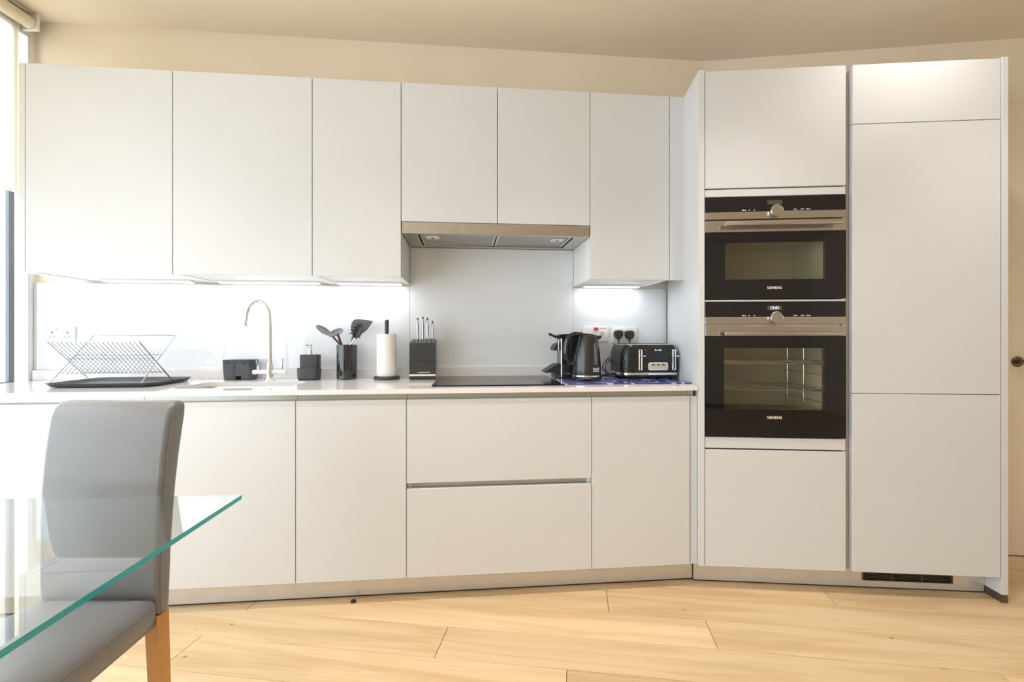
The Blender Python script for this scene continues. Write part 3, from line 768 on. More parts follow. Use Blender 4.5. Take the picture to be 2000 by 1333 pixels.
# ================================================================== WORKTOP ITEMS
# drip tray and folding rack
tray = thing('drip_tray', 'dark grey drip tray under the wire dish rack', 'tray', LP(.325, .325, zc), TH)
bm = B(); hx, hy = .222, .172
loft(bm, [rrect(0, 0, hx - .03, hy - .03, .03, .001), rrect(0, 0, hx - .014, hy - .014, .04, .003), rrect(0, 0, hx - .004, hy - .004, .045, .016), rrect(0, 0, hx, hy, .046, .018), rrect(0, 0, hx, hy, .046, .0195), rrect(0, 0, hx - .006, hy - .006, .043, .0185), rrect(0, 0, hx - .018, hy - .018, .036, .006), rrect(0, 0, hx - .034, hy - .034, .028, .004)])
obj('dish', bm, DGREY, tray)
rack = thing('dish_rack', 'folding X-shaped chrome wire dish rack standing on its tray', 'dish rack', LP(.275, .335, zc + .004), TH)
def rack_panel(y_bot, y_top, z_top, xo, nw):
    hw = .187
    bm = B(); r = .0028
    c = .014
    P = lambda x, t: (x + xo, y_bot + (y_top - y_bot) * t, .004 + (z_top - .004) * t)
    tube(bm, smoothpath([P(-hw, 0), P(-hw, .5), P(-hw, .93), P(-hw + c, 1), P(0, 1), P(hw - c, 1), P(hw, .93), P(hw, .5), P(hw, 0)], 5), r, 8)
    fr = obj('panel_frame', bm, CHROMEW, rack)
    for t in (.22, .58):
        bm = B(); tube(bm, [P(-hw, t), P(hw, t)], .0022, 8); obj('cross_bar', bm, CHROMEW, fr)
    p0, p1 = Vector(P(0, .2)), Vector(P(0, 1.0)); n = Vector((0, -(z_top), (y_top - y_bot))).normalized() * .003
    me = None
    for k in range(nw):
        x = -hw + (k + 1) * 2 * hw / (nw + 1)
        if me is None:
            bm = B(); tube(bm, [p0 + n, p1 * .97 + p0 * .03 + n, p1], .0015, 6); w = obj('wire', bm, CHROMEW, fr, loc=(x, 0, 0)); me = w.data
        else:
            w = bpy.data.objects.new('wire', me); C.objects.link(w); w.parent = fr; w.location = (x, 0, 0)
rack_panel(.135, -.105, .194, -.012, 19)
rack_panel(-.125, .135, .222, .006, 19)

# sink caddy
cad = thing('sink_caddy', 'dark grey plastic sink caddy left of the tap', 'caddy', LP(.752, .522, zc), TH)
bm = B(); hx, hy = .080, .036
def cring(s, z, dz=0.0):
    out = []
    for x, y, q in rrect(0, 0, hx * s, hy * s, .024, z, 5):
        # soft recess in the middle of the front
        if y < 0: y += .022 * math.exp(-((x - .004) / .014) ** 2) * (1 if z < .075 else 0)
        out.append((x, y, q))
    return out
def rr_dense(hx, hy, r, z, notch):
    base = rrect(0, 0, hx, hy, r, z, 4); out = []
    n = len(base)
    for i in range(n):
        a, b = Vector(base[i]), Vector(base[(i + 1) % n]); m = max(1, int((b - a).length / .006))
        for k in range(m):
            p = a.lerp(b, k / m)
            if notch and p.y < 0: p.y += notch * math.exp(-((p.x - .002) / .011) ** 4)
            out.append(tuple(p))
    return out
lv = [(.90, 0.001, .034), (.93, .004, .034), (.96, .03, .034), (.985, .064, .034), (.99, .070, .0), (1.0, .096, 0), (1.02, .098, 0), (1.02, .101, 0), (.97, .101, 0), (.95, .09, 0), (.92, .02, 0)]
def cl(s, z, nt): 
    ring = rr_dense(hx, hy, .024, z, nt); return [(x * s, y * s, q) for x, y, q in ring]
n0 = None; rings = []
for s, z, nt in lv: rings.append(cl(s, z, nt))
loft(bm, rings); obj('tub', bm, DGREY, cad)
bm = B(); 
for dx in (-.045, .035): lathe(bm, [(0, 0), (.004, 0), (.004, .002), (0, .002)], 12, c=(dx, 0, 0))
bmesh.ops.transform(bm, matrix=Matrix.Rotation(PI / 2, 4, 'X'), verts=bm.verts)
obj('drain_holes', bm, DARK, cad, loc=(0, -hy * .998, .086))

# soap dispenser
so = thing('soap_dispenser', 'charcoal soap dispenser with sponge ledge and chrome pump', 'soap dispenser', LP(1.105, .478, zc), TH)
bm = B(); loft(bm, [rrect(0, 0, .048, .036, .02, .001), rrect(0, 0, .0515, .040, .022, .006), rrect(0, 0, .0535, .041, .022, .058), rrect(0, 0, .0525, .040, .021, .060), rrect(0, 0, .049, .037, .018, .060), rrect(0, 0, .048, .036, .018, .050)]); obj('base', bm, CHARC, so)
bm = B(); loft(bm, [rrect(.003, .008, .046, .027, .012, .0505), rrect(.003, .008, .047, .028, .012, .125), rrect(.003, .008, .045, .026, .012, .128)]); obj('bottle', bm, CHARC, so)
bm = B(); lathe(bm, [(0, 0), (.013, 0), (.013, .003), (.0085, .005), (.0085, .022), (.006, .026), (.005, .034), (.0075, .038), (.0075, .052), (0, .053)], 20, c=(.003, .008, .1285))
tube(bm, [(.003, .008, .176), (-.012, .0, .1765), (-.018, -.003, .174)], [.0045, .0036, .0028], 10); obj('pump', bm, CHROME, so)

# utensil pot and utensils
pot = thing('utensil_pot', 'glossy dark grey utensil pot holding kitchen tools', 'pot', LP(1.288, .492, zc), TH)
bm = B(); lathe(bm, [(0, .002), (.049, .002), (.051, .004), (.0515, .02), (.0525, .176), (.0525, .178), (.0495, .178), (.0485, .17), (.047, .012), (0, .010)], 48); obj('body', bm, mat('dark_glossy_ceramic', (.014, .0145, .016), .08, coat=.6), pot)
def utensil(name, label, base, tip, head, hm, handle_m, hr=.006, mid=None):
    o = thing(name, label, 'utensil', LP(1.288, .492, zc + .0125), TH, )
    b, t = Vector(base), Vector(tip)
    bm = B(); q = Vector(mid) if mid else b.lerp(t, .75); tube(bm, [b, b.lerp(q, .5), q, t], [hr, hr, hr * .9, hr * .8], 10); obj('handle', bm, handle_m, o)
    head(o, b, t, hm)
    return o
def plate(name, o, org, ax, nx, outline, thick, m, curve=0.0, holes=()):
    """a shaped blade: outline in (along, across), laid in the plane of ax and side"""
    ax = ax.normalized(); nx = (nx - ax * nx.dot(ax)).normalized(); sd = ax.cross(nx).normalized()
    bm = B()
    top = [bm.verts.new(org + ax * a + sd * s + nx * (thick / 2 + curve * (a * a))) for a, s in outline]
    bot = [bm.verts.new(org + ax * a + sd * s + nx * (-thick / 2 + curve * (a * a))) for a, s in outline]
    bm.faces.new(top); bm.faces.new(list(reversed(bot))); n = len(outline)
    for k in range(n): bm.faces.new((top[k], bot[k], bot[(k + 1) % n], top[(k + 1) % n]))
    return obj(name, bm, m, o)
def bowl_head(dirv, L, Wd, depth, nrm, shift=(0, 0, 0)):
    def f(o, b, t, m):
        t = t + Vector(shift)
        ax = Vector(dirv).normalized(); nx = Vector(nrm); nx = (nx - ax * nx.dot(ax)).normalized(); sd = ax.cross(nx)
        bm = B(); N = 20; R_ = 5
        def ring(fr, off): return [t + ax * (L / 2 * (1 - math.cos(2 * PI * k / N) * fr)) + sd * (Wd / 2 * math.sin(2 * PI * k / N) * fr) - nx * (depth * (1 - fr * fr) + off) for k in range(N)]
        rings = [ring(fr, .003) for fr in (.05, .3, .6, .85, 1.0)] + [ring(fr, 0) for fr in (1.0, .85, .6, .3, .05)]
        loft(bm, rings); obj('head', bm, m, o)
    return f
HB = .165  # rim height above the pot's inside bottom
utensil('serving_spoon', 'grey solid serving spoon leaning left in the utensil pot', (.030, .006, .002), (-.080, .004, .216), bowl_head((-.82, -.05, .58), .088, .052, .011, (.45, -.45, .8)), UTEN, UTEN2, .0062, (-.038, .005, .170))
utensil('ladle', 'dark ladle with a flat grey bowl rim in the utensil pot', (.022, -.010, .002), (-.044, -.012, .222), bowl_head((.93, .0, .34), .080, .058, .013, (-.15, -.62, .78), (-.046, -.002, -.006)), UTEN, UTEN2, .0075, (-.026, -.011, .168))
def turner_head(o, b, t, m):
    out = [(-.007, -.012), (-.014, .012), (-.016, .034), (-.009, .055), (.002, .069), (.030, .071), (.060, .068), (.098, .060), (.088, .044), (.070, .018), (.052, .000), (.022, -.004), (.007, -.014)]
    bm = B(); prism(bm, [(t.x + x, t.z + z) for x, z in out], t.y - .0015, t.y + .0015, 'xz')
    obj('blade', bm, m, o)
utensil('slotted_turner', 'wide grey kitchen turner standing right in the utensil pot', (-.022, .022, .002), (.030, .022, .228), turner_head, UTEN, UTEN, .006)
def pasta_head(o, b, t, m):
    ax = Vector((.42, -.12, .90)).normalized(); nx = Vector((0, -1, .25)); nx = (nx - ax * nx.dot(ax)).normalized(); sd = ax.cross(nx)
    bm = B(); N = 16
    def ring(fr, off): return [t + ax * (.040 - .044 * math.cos(2 * PI * k / N) * fr) + sd * (.021 * math.sin(2 * PI * k / N) * fr) - nx * (.010 * (1 - fr * fr) + off) for k in range(N)]
    loft(bm, [ring(fr, .003) for fr in (.08, .5, .85, 1)] + [ring(fr, 0) for fr in (1, .85, .5, .08)]); hd = obj('head', bm, m, o)
    for sgn in (1, -1):
        for k in range(4):
            p = t + ax * (.016 + .018 * k) + sd * (sgn * .019)
            bm = B(); tube(bm, [p - nx * .003, p + sd * (sgn * .006) + nx * .010, p + sd * (sgn * .009) + nx * .024], [.0034, .003, .002], 8); obj('tooth', bm, m, hd)
utensil('pasta_server', 'dark toothed pasta server in front of the grey turner', (-.010, -.031, .002), (.048, -.034, .200), pasta_head, UTEN2, CHROMEW, .0058, (.026, -.031, .166))

# paper towel
ph_ = thing('paper_towel_holder', 'black upright paper towel holder with a round base', 'holder', LP(1.492, .480, zc), TH)
bm = B(); lathe(bm, [(0, 0.001), (.064, .001), (.066, .003), (.066, .011), (.063, .015), (.0, .016)], 48); obj('base', bm, CHARC, ph_)
bm = B(); lathe(bm, [(0, .0165), (.0105, .0165), (.0105, .300), (.0095, .306), (0, .306)], 20); obj('rod', bm, CHARC, ph_)
bm = B(); lathe(bm, [(0, 0.306), (.010, .306), (.0105, .309), (.0, .311)], 20); obj('cap', bm, CHROME, ph_)
roll = thing('paper_towel_roll', 'white paper towel roll on the black holder', 'paper roll', LP(1.492, .480, zc + .0165), TH)
bm = B(); lathe(bm, [(.019, 0), (.049, 0), (.0505, .004), (.0505, .212), (.049, .217), (.019, .217), (.019, 0)][:-1], 48)
bm.faces.ensure_lookup_table()
bmesh.ops.delete(bm, geom=[f for f in bm.faces if len(f.verts) > 4], context='FACES')
obj('sheets', bm, PAPER, roll)
bm = B(); lathe(bm, [(.0165, 0.001), (.0188, .001), (.0188, .2165), (.0165, .2165)], 32)
bmesh.ops.delete(bm, geom=[f for f in bm.faces if len(f.verts) > 4], context='FACES')
obj('core', bm, mat('brown_card', (.42, .30, .19), .9), roll)

# knife block and knives
kb = thing('knife_block', 'black knife block with bristle top and silver base line', 'knife block', LP(1.6795, .470, zc), TH)
bm = B(); hx, hy = .0655, .050
prism(bm, [(-hy, .028), (-hy + .004, .0285), (hy, .0285), (hy, .200), (-hy + .010, .186), (-hy + .002, .182)], -hx, hx, 'yz')
obj('body', bm, mat('knife_block_black', (.035, .036, .04), .3, vary=.1, scale=9), kb)
bm = B(); box(bm, -hx + .0, hx, -hy, hy, .0185, .028); obj('silver_line', bm, CHROME, kb, smooth=False)
bm = B(); box(bm, -hx, hx, -hy - .0, hy, .001, .0183, .001, 1); obj('foot', bm, BLACKP, kb)
bm = B(); box(bm, -hx - .0002, hx + .0002, -hy - .0006, -hy + .003, .095, .099); obj('groove', bm, DARK, kb, smooth=False)
text('lettering', 'morphyrichards', .0095, PRINT, kb, (0.006, -hy - .0006, .0375), shear=.2, bold=.0002)
bm = B()
for k in range(6):
    cx = -.053 + k * .0212
    loft(bm, [[(cx + .0098 * math.cos(2 * PI * j / 12), yy, .190 + (yy + hy) * .12 + .0085 * math.sin(2 * PI * j / 12)) for j in range(12)] for yy in (-hy + .012, hy - .004)])
obj('bristle_bars', bm, UTEN, kb)
knives = []
for i, (kx, zt_, lab) in enumerate(((-.0275, .318, 'steel-handled kitchen knife in the block slot nearest the paper towel'), (-.0005, .324, 'tallest steel-handled kitchen knife standing in the black block'), (.0225, .319, 'steel-handled kitchen knife in the block, second from the hob end'), (.0485, .300, 'shortest steel-handled kitchen knife in the block slot at the hob end'))):
    k = thing('kitchen_knife', lab, 'knife', LP(1.6795 + kx, .470 - .012, zc), TH, 'knives in the black block')
    zb = .198; L = zt_ - zb
    bm = B(); n = 9
    loft(bm, [[(.0 + rx * math.cos(2 * PI * j / 12), ry * math.sin(2 * PI * j / 12), zb + L * t) for j in range(12)] for t, rx, ry in ((0, .0045, .008), (.1, .0055, .010), (.35, .0068, .012), (.6, .0075, .0125), (.8, .0062, .011), (.9, .004, .008))])
    obj('handle', bm, mat('knife_steel', (.50, .50, .51), .12, metal=1.0), k)
    bm = B(); lathe(bm, [(0, 0), (.004, 0), (.0048, .006), (.004, .011), (0, .0125)], 14, c=(0, 0, zb + L * .9)); obj('end_cap', bm, DGREY, k)
    bm = B(); prism(bm, [(-.012, zb), (.012, zb), (.010, .12), (-.002, .09), (-.012, .11)], -.0008, .0008, 'yz'); obj('blade', bm, STEELW, k, smooth=False)

# blue board under the small appliances
bm = B(); box(bm, 0, .600, 0, .41, .0004, .0045, .0015, 1)
tag(obj('worktop_saver', bm, BLUEM, loc=LP(2.366, .088, zc), rz=TH), 'blue swirl-patterned glass board under the kettle and toaster', 'board')
zm = zc + .0048

# capsule coffee machine seen from its side, nose to the left
cf = thing('coffee_machine', 'slim black capsule coffee machine behind the kettle', 'coffee machine', LP(2.405, .405, zm), TH)
bm = B(); prism(bm, [(-.014, .0), (.10, .0), (.10, .20), (.09, .218), (-.014, .218)], -.045, .085, 'xz'); obj('tower', bm, BLACKP, cf)
bm = B(); box(bm, -.050, -.0145, -.03, .07, .0, .030, .003, 1); obj('foot', bm, DGREY, cf)
bm = B(); prism(bm, [(-.100, .030), (-.0145, .030), (-.0145, .072), (-.032, .074), (-.045, .070), (-.098, .036)], -.04, .08, 'xz'); obj('drip_tray', bm, BLACKM, cf)
bm = B(); prism(bm, [(-.0145, .143)] + [(-.052, .143)] + arc(-.012, .143, .042, 172, 100, 8) + [(-.0145, .190)], -.035, .075, 'xz'); obj('brew_head', bm, BLACKM, cf)
bm = B(); prism(bm, [(-.030, .205), (.085, .222), (.085, .232), (-.028, .226)], -.03, .07, 'xz'); obj('lid', bm, BLACKP, cf)
bm = B(); tube(bm, smoothpath([(-.012, .02, .208), (-.04, .02, .217), (-.072, .02, .231)], 4), [.010] * 3 + [.012] * 3 + [.013, .013, .009], 12, sy=.55); obj('lever', bm, BLACKM, cf)
bm = B(); tube(bm, [(-.0165, -.048, .002), (-.0165, -.048, .205)], .003, 8); obj('chrome_strip', bm, CHROME, cf)
bm = B(); tube(bm, [(-.030, -.037, .145), (-.030, -.037, .195)], .002, 8); obj('chrome_line', bm, CHROME, cf)

# kettle
kt = thing('kettle', 'black jug kettle with a grey water gauge on the blue board', 'kettle', LP(2.500, .285, zm), TH + .0)
bm = B(); lathe(bm, [(0, 0), (.073, 0), (.074, .003), (.074, .012), (.071, .016), (0, .0165)], 48); obj('power_base', bm, BLACKP, kt)
def kring(z, r, dx, N=40): return [(dx + r * math.cos(2 * PI * k / N), r * .98 * math.sin(2 * PI * k / N), z) for k in range(N)]
bm = B(); loft(bm, [kring(.0175, .066, 0), kring(.019, .070, 0), kring(.026, .0715, 0), kring(.06, .0705, .001), kring(.10, .067, .002), kring(.14, .0615, .004), kring(.175, .055, .006), kring(.20, .0495, .008), kring(.216, .0455, .009), kring(.222, .042, .009)])
kbod = obj('body', bm, mat('kettle_black', (.018, .018, .019), .2, coat=.2), kt)
bm = B(); lathe(bm, [(.0722, 0), (.0738, .001), (.0738, .0075), (.0722, .0085)], 48, c=(0, 0, .0175)); bmesh.ops.delete(bm, geom=[f for f in bm.faces if len(f.verts) > 4], context='FACES'); obj('chrome_ring', bm, CHROME, kt)
bm = B(); loft(bm, [kring(.2225, .041, .009), kring(.227, .038, .009), kring(.231, .03, .006), kring(.232, .012, .0)]); obj('lid', bm, BLACKP, kt)
bm = B(); tube(bm, smoothpath([(-.020, 0, .226), (-.058, 0, .228), (-.088, 0, .214), (-.101, 0, .178), (-.104, 0, .135), (-.099, 0, .098), (-.083, 0, .080), (-.066, 0, .077)], 5), [.0125] * 10 + [.014] * 12 + [.0115] * 14, 14, sy=.95); obj('handle', bm, BLACKP, kt)
bm = B(); prism(bm, [(.040, .190), (.066, .205), (.074, .214), (.072, .220), (.03, .221)], -.016, .016, 'xz'); obj('spout', bm, BLACKM, kt)
# gauge strip laid on the curved flank, facing front-right
def kr_at(z):
    tb = [(.026, .0715, 0), (.06, .0705, .001), (.10, .067, .002), (.14, .0615, .004), (.175, .055, .006), (.20, .0495, .008)]
    for (z0, r0, d0), (z1, r1, d1) in zip(tb, tb[1:]):
        if z0 <= z <= z1: f = (z - z0) / (z1 - z0); return r0 + (r1 - r0) * f, d0 + (d1 - d0) * f
    return .05, .008
bm = B(); cols = 5; rows = 12; G = []
for i in range(rows + 1):
    z = .080 + .105 * i / rows; r_, d_ = kr_at(z); row = []
    ww = 8.5 if 0 < i < rows else 5.0
    for j in range(cols + 1):
        a = math.radians(-65 + (j / cols - .5) * 2 * ww); row.append(bm.verts.new((d_ + (r_ + .0012) * math.cos(a), (r_ * .98 + .0012) * math.sin(a), z)))
    G.append(row)
for i in range(rows):
    for j in range(cols): bm.faces.new((G[i][j], G[i][j + 1], G[i + 1][j + 1], G[i + 1][j]))
bmesh.ops.solidify(bm, geom=bm.faces[:], thickness=.001)
gau = obj('water_gauge', bm, mat('grey_gauge', (.30, .30, .32), .25), kbod)
for k in range(5):
    z = .092 + k * .02; r_, d_ = kr_at(z); a = math.radians(-64)
    bm = B(); bmesh.ops.create_uvsphere(bm, u_segments=8, v_segments=6, radius=.0022); obj('gauge_mark', bm, DARK, gau, loc=(d_ + (r_ + .001) * math.cos(a), (r_ * .98 + .001) * math.sin(a), z))
a = math.radians(-66); r_, d_ = kr_at(.055)
rzt = a + PI / 2
text('brand_lettering', 'Russell', .0135, PRINT, kbod, (d_ + (r_ + .0025) * math.cos(a), (r_ + .0025) * math.sin(a), .0585), bold=.0003, rz=rzt)
text('brand_lettering', 'Hobbs', .0135, PRINT, kbod, (d_ + (r_ + .0025) * math.cos(a), (r_ + .0025) * math.sin(a), .0475), bold=.0003, rz=rzt)

# toaster
ts = thing('toaster', 'black rippled four-slice toaster with chrome levers and band', 'toaster', LP(2.838, .405, zm), TH)
hx, hy = .153, .118
bm = B(); loft(bm, [rrect(0, 0, hx - .014, hy - .014, .04, .006), rrect(0, 0, hx - .004, hy - .004, .045, .010), rrect(0, 0, hx - .003, hy - .003, .045, .0195)]); obj('foot_rim', bm, BLACKP, ts)
for fx in (-1, 1):
    for fy in (-1, 1):
        bm = B(); lathe(bm, [(0, 0), (.012, 0), (.012, .0065), (0, .0065)], 14); obj('foot', bm, DARK, ts, loc=(fx * (hx - .04), fy * (hy - .04), -.0003))
bm = B(); loft(bm, [rrect(0, 0, hx + .0005, hy + .0005, .046, .0198), rrect(0, 0, hx + .0015, hy + .0015, .047, .021), rrect(0, 0, hx + .0015, hy + .0015, .047, .0305), rrect(0, 0, hx + .0005, hy + .0005, .046, .032)]); obj('chrome_band', bm, CHROME, ts)
bm = B(); loft(bm, [rrect(0, 0, hx, hy, .046, .0323), rrect(0, 0, hx + .0008, hy, .046, .07), rrect(0, 0, hx, hy, .046, .115), rrect(0, 0, hx - .004, hy - .002, .045, .140), rrect(0, 0, hx - .012, hy - .006, .042, .162), rrect(0, 0, hx - .019, hy - .012, .04, .1735)])
tb = obj('body', bm, RIPPLE, ts)
bm = B(); loft(bm, [rrect(0, 0, hx - .020, hy - .013, .04, .1738), rrect(0, 0, hx - .021, hy - .014, .04, .1765), rrect(0, 0, hx - .026, hy - .02, .036, .178)]); tp = obj('top_plate', bm, CHROME, ts)
for sx in (-.066, .066):
    for sy in (-.05, .05):
        bm = B(); box(bm, sx - .056, sx + .056, sy - .016, sy + .016, .1782, .1790); obj('bread_slot', bm, DARK, tp, smooth=False)
for lx in (-.058, .118):
    bm = B(); 
    y0, y1 = -hy - .0035, -hy + .002
    box(bm, lx - .0095, lx - .0035, y0, y1, .045, .150, .001, 1); box(bm, lx + .0035, lx + .0095, y0, y1, .045, .150, .001, 1); box(bm, lx - .0035, lx + .0035, y0, y1, .144, .150); box(bm, lx - .0035, lx + .0035, y0, y1, .045, .049)
    tr = obj('lever_track', bm, CHROME, ts)
    bm = B(); box(bm, lx - .0035, lx + .0035, -hy - .0012, -hy + .001, .049, .144); obj('lever_slot', bm, DARK, tr, smooth=False)
    bm = B(); box(bm, lx - .006, lx + .021, -hy - .022, -hy - .0042, .113, .121, .003, 2); obj('lever', bm, CHROME, tr)
bm = B(); y0 = -hy - .003
ring = rrect(0, 0, .052, .0195, .010, 0, 5); prism(bm, [(x + .033, z + .0645) for x, z, _ in ring], y0, -hy + .002, 'xz'); cp = obj('control_panel', bm, CHROME, ts)
bm = B(); ring = rrect(0, 0, .046, .0145, .007, 0, 5); prism(bm, [(x + .033, z + .0645) for x, z, _ in ring], y0 - .001, y0 - .0001, 'xz'); obj('panel_face', bm, GOLD, cp)
for k in range(3):
    bm = B(); xx = .007 + k * .026; box(bm, xx - .007, xx + .007, y0 - .0035, y0 - .0012, .0695, .075, .0008, 1); obj('button', bm, BLACKP, cp)
bm = B(); box(bm, .054, .058, y0 - .004, y0 - .0012, .046, .056, .0006, 1); obj('dial_marker', bm, WHITEP, cp)
text('brand_lettering', 'Breville', .0125, PRINT, tb, (.033, -hy - .0016, .1465), bold=.00045)
bm = B()
for lx in (-.036, .095): 
    tube(bm, [(lx + .005, -hy - .001, .150), (lx, -hy - .001, .146), (lx + .005, -hy - .001, .142)], .0006, 6)
obj('printed_arrows', bm, GREYT, tb)

# wall plates
def plate_box(name, u0, u1, z0, z1, label, cat):
    t = thing(name, label, cat, LP(u0, VB - .0088, z0), TH)
    bm = B(); box(bm, 0, u1 - u0, -.009, -.0002, 0, z1 - z0, .002, 2); obj('plate', bm, WHITEP, t)
    return t
sp = plate_box('switch_plate', 2.555, 2.701, 1.097, 1.1845, 'white cooker switch plate with a red rocker behind the kettle', 'switch')
bm = B(); box(bm, .060, .085, -.0125, -.0093, .065, .083, .001, 1); obj('rocker', bm, REDP, sp)
bm = B(); box(bm, .092, .130, -.0096, -.0091, .0765, .080); obj('printed_word', bm, GREYT, sp, smooth=False)
bm = B(); box(bm, .097, .117, -.0115, -.0093, .040, .060, .001, 1); obj('spur_cover', bm, mat('pale_pink_plastic', (.62, .5, .52), .4), sp)
sk = plate_box('double_socket', 2.719, 2.866, 1.090, 1.182, 'white double socket with two black plugs above the toaster', 'socket')
for k in (0, 1):
    bm = B(); xx = .060 + k * .020; box(bm, xx - .0065, xx + .0065, -.0125, -.0093, .068, .082, .001, 1); obj('rocker', bm, WHITEP, sk)
bm = B(); box(bm, .072, .083, -.0130, -.0093, .0605, .0635); obj('rocker_mark', bm, GREYT, sk, smooth=False)
def plug(u, z, label, cable, rr):
    t = thing('mains_plug', label, 'plug', LP(u, VB - .0185, z), TH)
    bm = B(); ring = lambda s, y: [(s * x, y, s * zz) for x, zz in [(-.013, -.022), (.013, -.022), (.023, -.008), (.0245, .008), (.021, .019), (.010, .0245), (-.010, .0245), (-.021, .019), (-.0245, .008), (-.023, -.008)]]
    loft(bm, [ring(1, -.0005), ring(1.02, -.012), ring(1.0, -.026), ring(.86, -.034)]); obj('body', bm, BLACKM, t)
    bm = B(); tube(bm, [(0, -.016, -.020), (0, -.017, -.036)], [.0075, .0055], 10); obj('grommet', bm, BLACKM, t)
    base = LP(u, VB - .0185, z); c, s = math.cos(TH), math.sin(TH)
    loc = []
    for (cu, cv, cz) in cable:
        loc.append((cu - u, cv - (VB - .0185), cz - z))
    bm = B(); tube(bm, smoothpath([(0, -.017, -.034)] + loc, 6), .0032, 8); obj('cable', bm, BLACKM, t)
plug(2.752, 1.140, 'black plug on the left of the double socket, its cable running to the kettle', [(2.748, .545, 1.06), (2.72, .54, 1.02), (2.665, .50, .975), (2.655, .47, .94), (2.70, .535, .917), (2.64, .50, .9155), (2.60, .46, .9165), (2.57, .38, .9165), (2.557, .335, .9205)], 0)
plug(2.816, 1.138, 'black plug on the right of the double socket, its cable running to the toaster', [(2.812, .55, 1.06), (2.77, .552, 1.04), (2.70, .545, 1.01), (2.658, .505, .985), (2.64, .48, .955), (2.66, .47, .93), (2.645, .51, .9155), (2.68, .535, .9155), (2.76, .545, .9165), (2.80, .535, .9175)], 0)
s2 = plate_box('double_socket', -.205, -.066, 1.100, 1.180, 'white empty double socket behind the dish rack', 'socket')
for cx in (.034, .105):
    bm = B(); box(bm, cx - .003, cx + .003, -.0096, -.0091, .044, .052); box(bm, cx - .012, cx - .006, -.0096, -.0091, .024, .028); box(bm, cx + .006, cx + .012, -.0096, -.0091, .024, .028); obj('pin_holes', bm, DARK, s2, smooth=False)
    bm = B(); box(bm, cx + (.012 if cx < .07 else -.022), cx + (.022 if cx < .07 else -.012), -.0125, -.0093, .058, .072, .001, 1); obj('rocker', bm, WHITEP, s2)

# ================================================================== BLIND
bl = thing('roller_blind', 'cream roller blind pulled half down at the window', 'blind', (XW + .045, 0, 0), 0)
bm = B(); tube(bm, [(0, .95, 2.668), (0, 2.335, 2.668)], .030, 24); obj('roller', bm, mat('blind_roll', (.78, .70, .56), .85), bl)
for yy in (.934, 2.337):
    bm = B(); box(bm, -.044, .036, yy, yy + .014, 2.634, ZC - .0008, .001, 1); br = obj('bracket', bm, WHITEP, bl)
bm = B(); box(bm, -.044, .006, .95, 2.335, ZC - .010, ZC - .0008, .001, 1); obj('headrail', bm, WHITEP, bl)
bm = B(); box(bm, -.0275, -.0265, .96, 2.310, 1.84, 2.66); obj('fabric', bm, FABRIC, bl, smooth=False)
bm = B(); box(bm, -.031, -.023, .96, 2.310, 1.822, 1.842, .002, 1); obj('bottom_bar', bm, WHITEP, bl)

# ================================================================== CHAIR AND TABLE
ch = thing('dining_chair', 'grey faux leather dining chair with orange oak legs', 'chair', (-1.035, 1.06, 0), 0)
cX, cY = -1.035, 1.06
def softslab(prof_f, prof_b, zs, hw, r=.012):
    """backrest: lofted rounded rectangles climbing with z"""
    rings = []
    for z, yf, yb, h in zip(zs, prof_f, prof_b, hw):
        rings.append(rrect(0, (yf + yb) / 2 - cY, h, (yb - yf) / 2, r, z, 4))
    return rings
zs = [.425, .43, .50, .58, .66, .74, .82, .88, .92, .942, .952, .956]
yf = [1.196, 1.192, 1.1895, 1.1890, 1.1910, 1.1960, 1.2050, 1.2145, 1.2225, 1.2315, 1.243, 1.257]
yb = [1.230, 1.236, 1.239, 1.242, 1.247, 1.254, 1.266, 1.278, 1.287, 1.290, 1.288, 1.280]
hw = [.146, .1495, .1505, .1515, .1530, .1545, .1555, .1560, .1560, .1545, .152, .147]
bm = B(); loft(bm, softslab(yf, yb, zs, hw, .013)); bk = obj('backrest', bm, LEATHER, ch, angle=60)
for sx in (-1, 1):
    bm = B(); tube(bm, [(sx * h, y - cY + .010, z) for z, y, h in zip(zs[1:-2], yf[1:-2], hw[1:-2])], .0016, 6); obj('piping', bm, LEATHER, bk)
def seat_ring(z, g):
    out = []
    for x, y, q in rrect(0, -.085, 1, .205 - g, .001, z, 3): out.append((x, y, q))
    return out
bm = B()
def sring(z, g, dome=0.0):
    pts = []
    yb_, yf_ = .128 - g, -.275 + g
    hb, hf = .1455 - g, .163 - g
    r = .02
    base = [(hb, yb_), (-hb, yb_), (-hf, yf_), (hf, yf_)]
    n = 4
    for i, (x, y) in enumerate(base):
        for k in range(9):
            x2, y2 = base[(i + 1) % 4]; t = k / 9
            px, py = x + (x2 - x) * t, y + (y2 - y) * t
            pts.append((px, py, z + dome * 0))
    return pts
loft(bm, [sring(.398, .006), sring(.402, .001), sring(.43, 0), sring(.456, .0), sring(.465, .003), sring(.472, .009), sring(.4775, .020), sring(.482, .040), sring(.485, .08)]); st = obj('seat', bm, LEATHER, ch, angle=60)
bm = B(); tube(bm, [Vector(p) for p in sring(.4575, .0005)], .0016, 6, closed=True); obj('piping', bm, LEATHER, st)
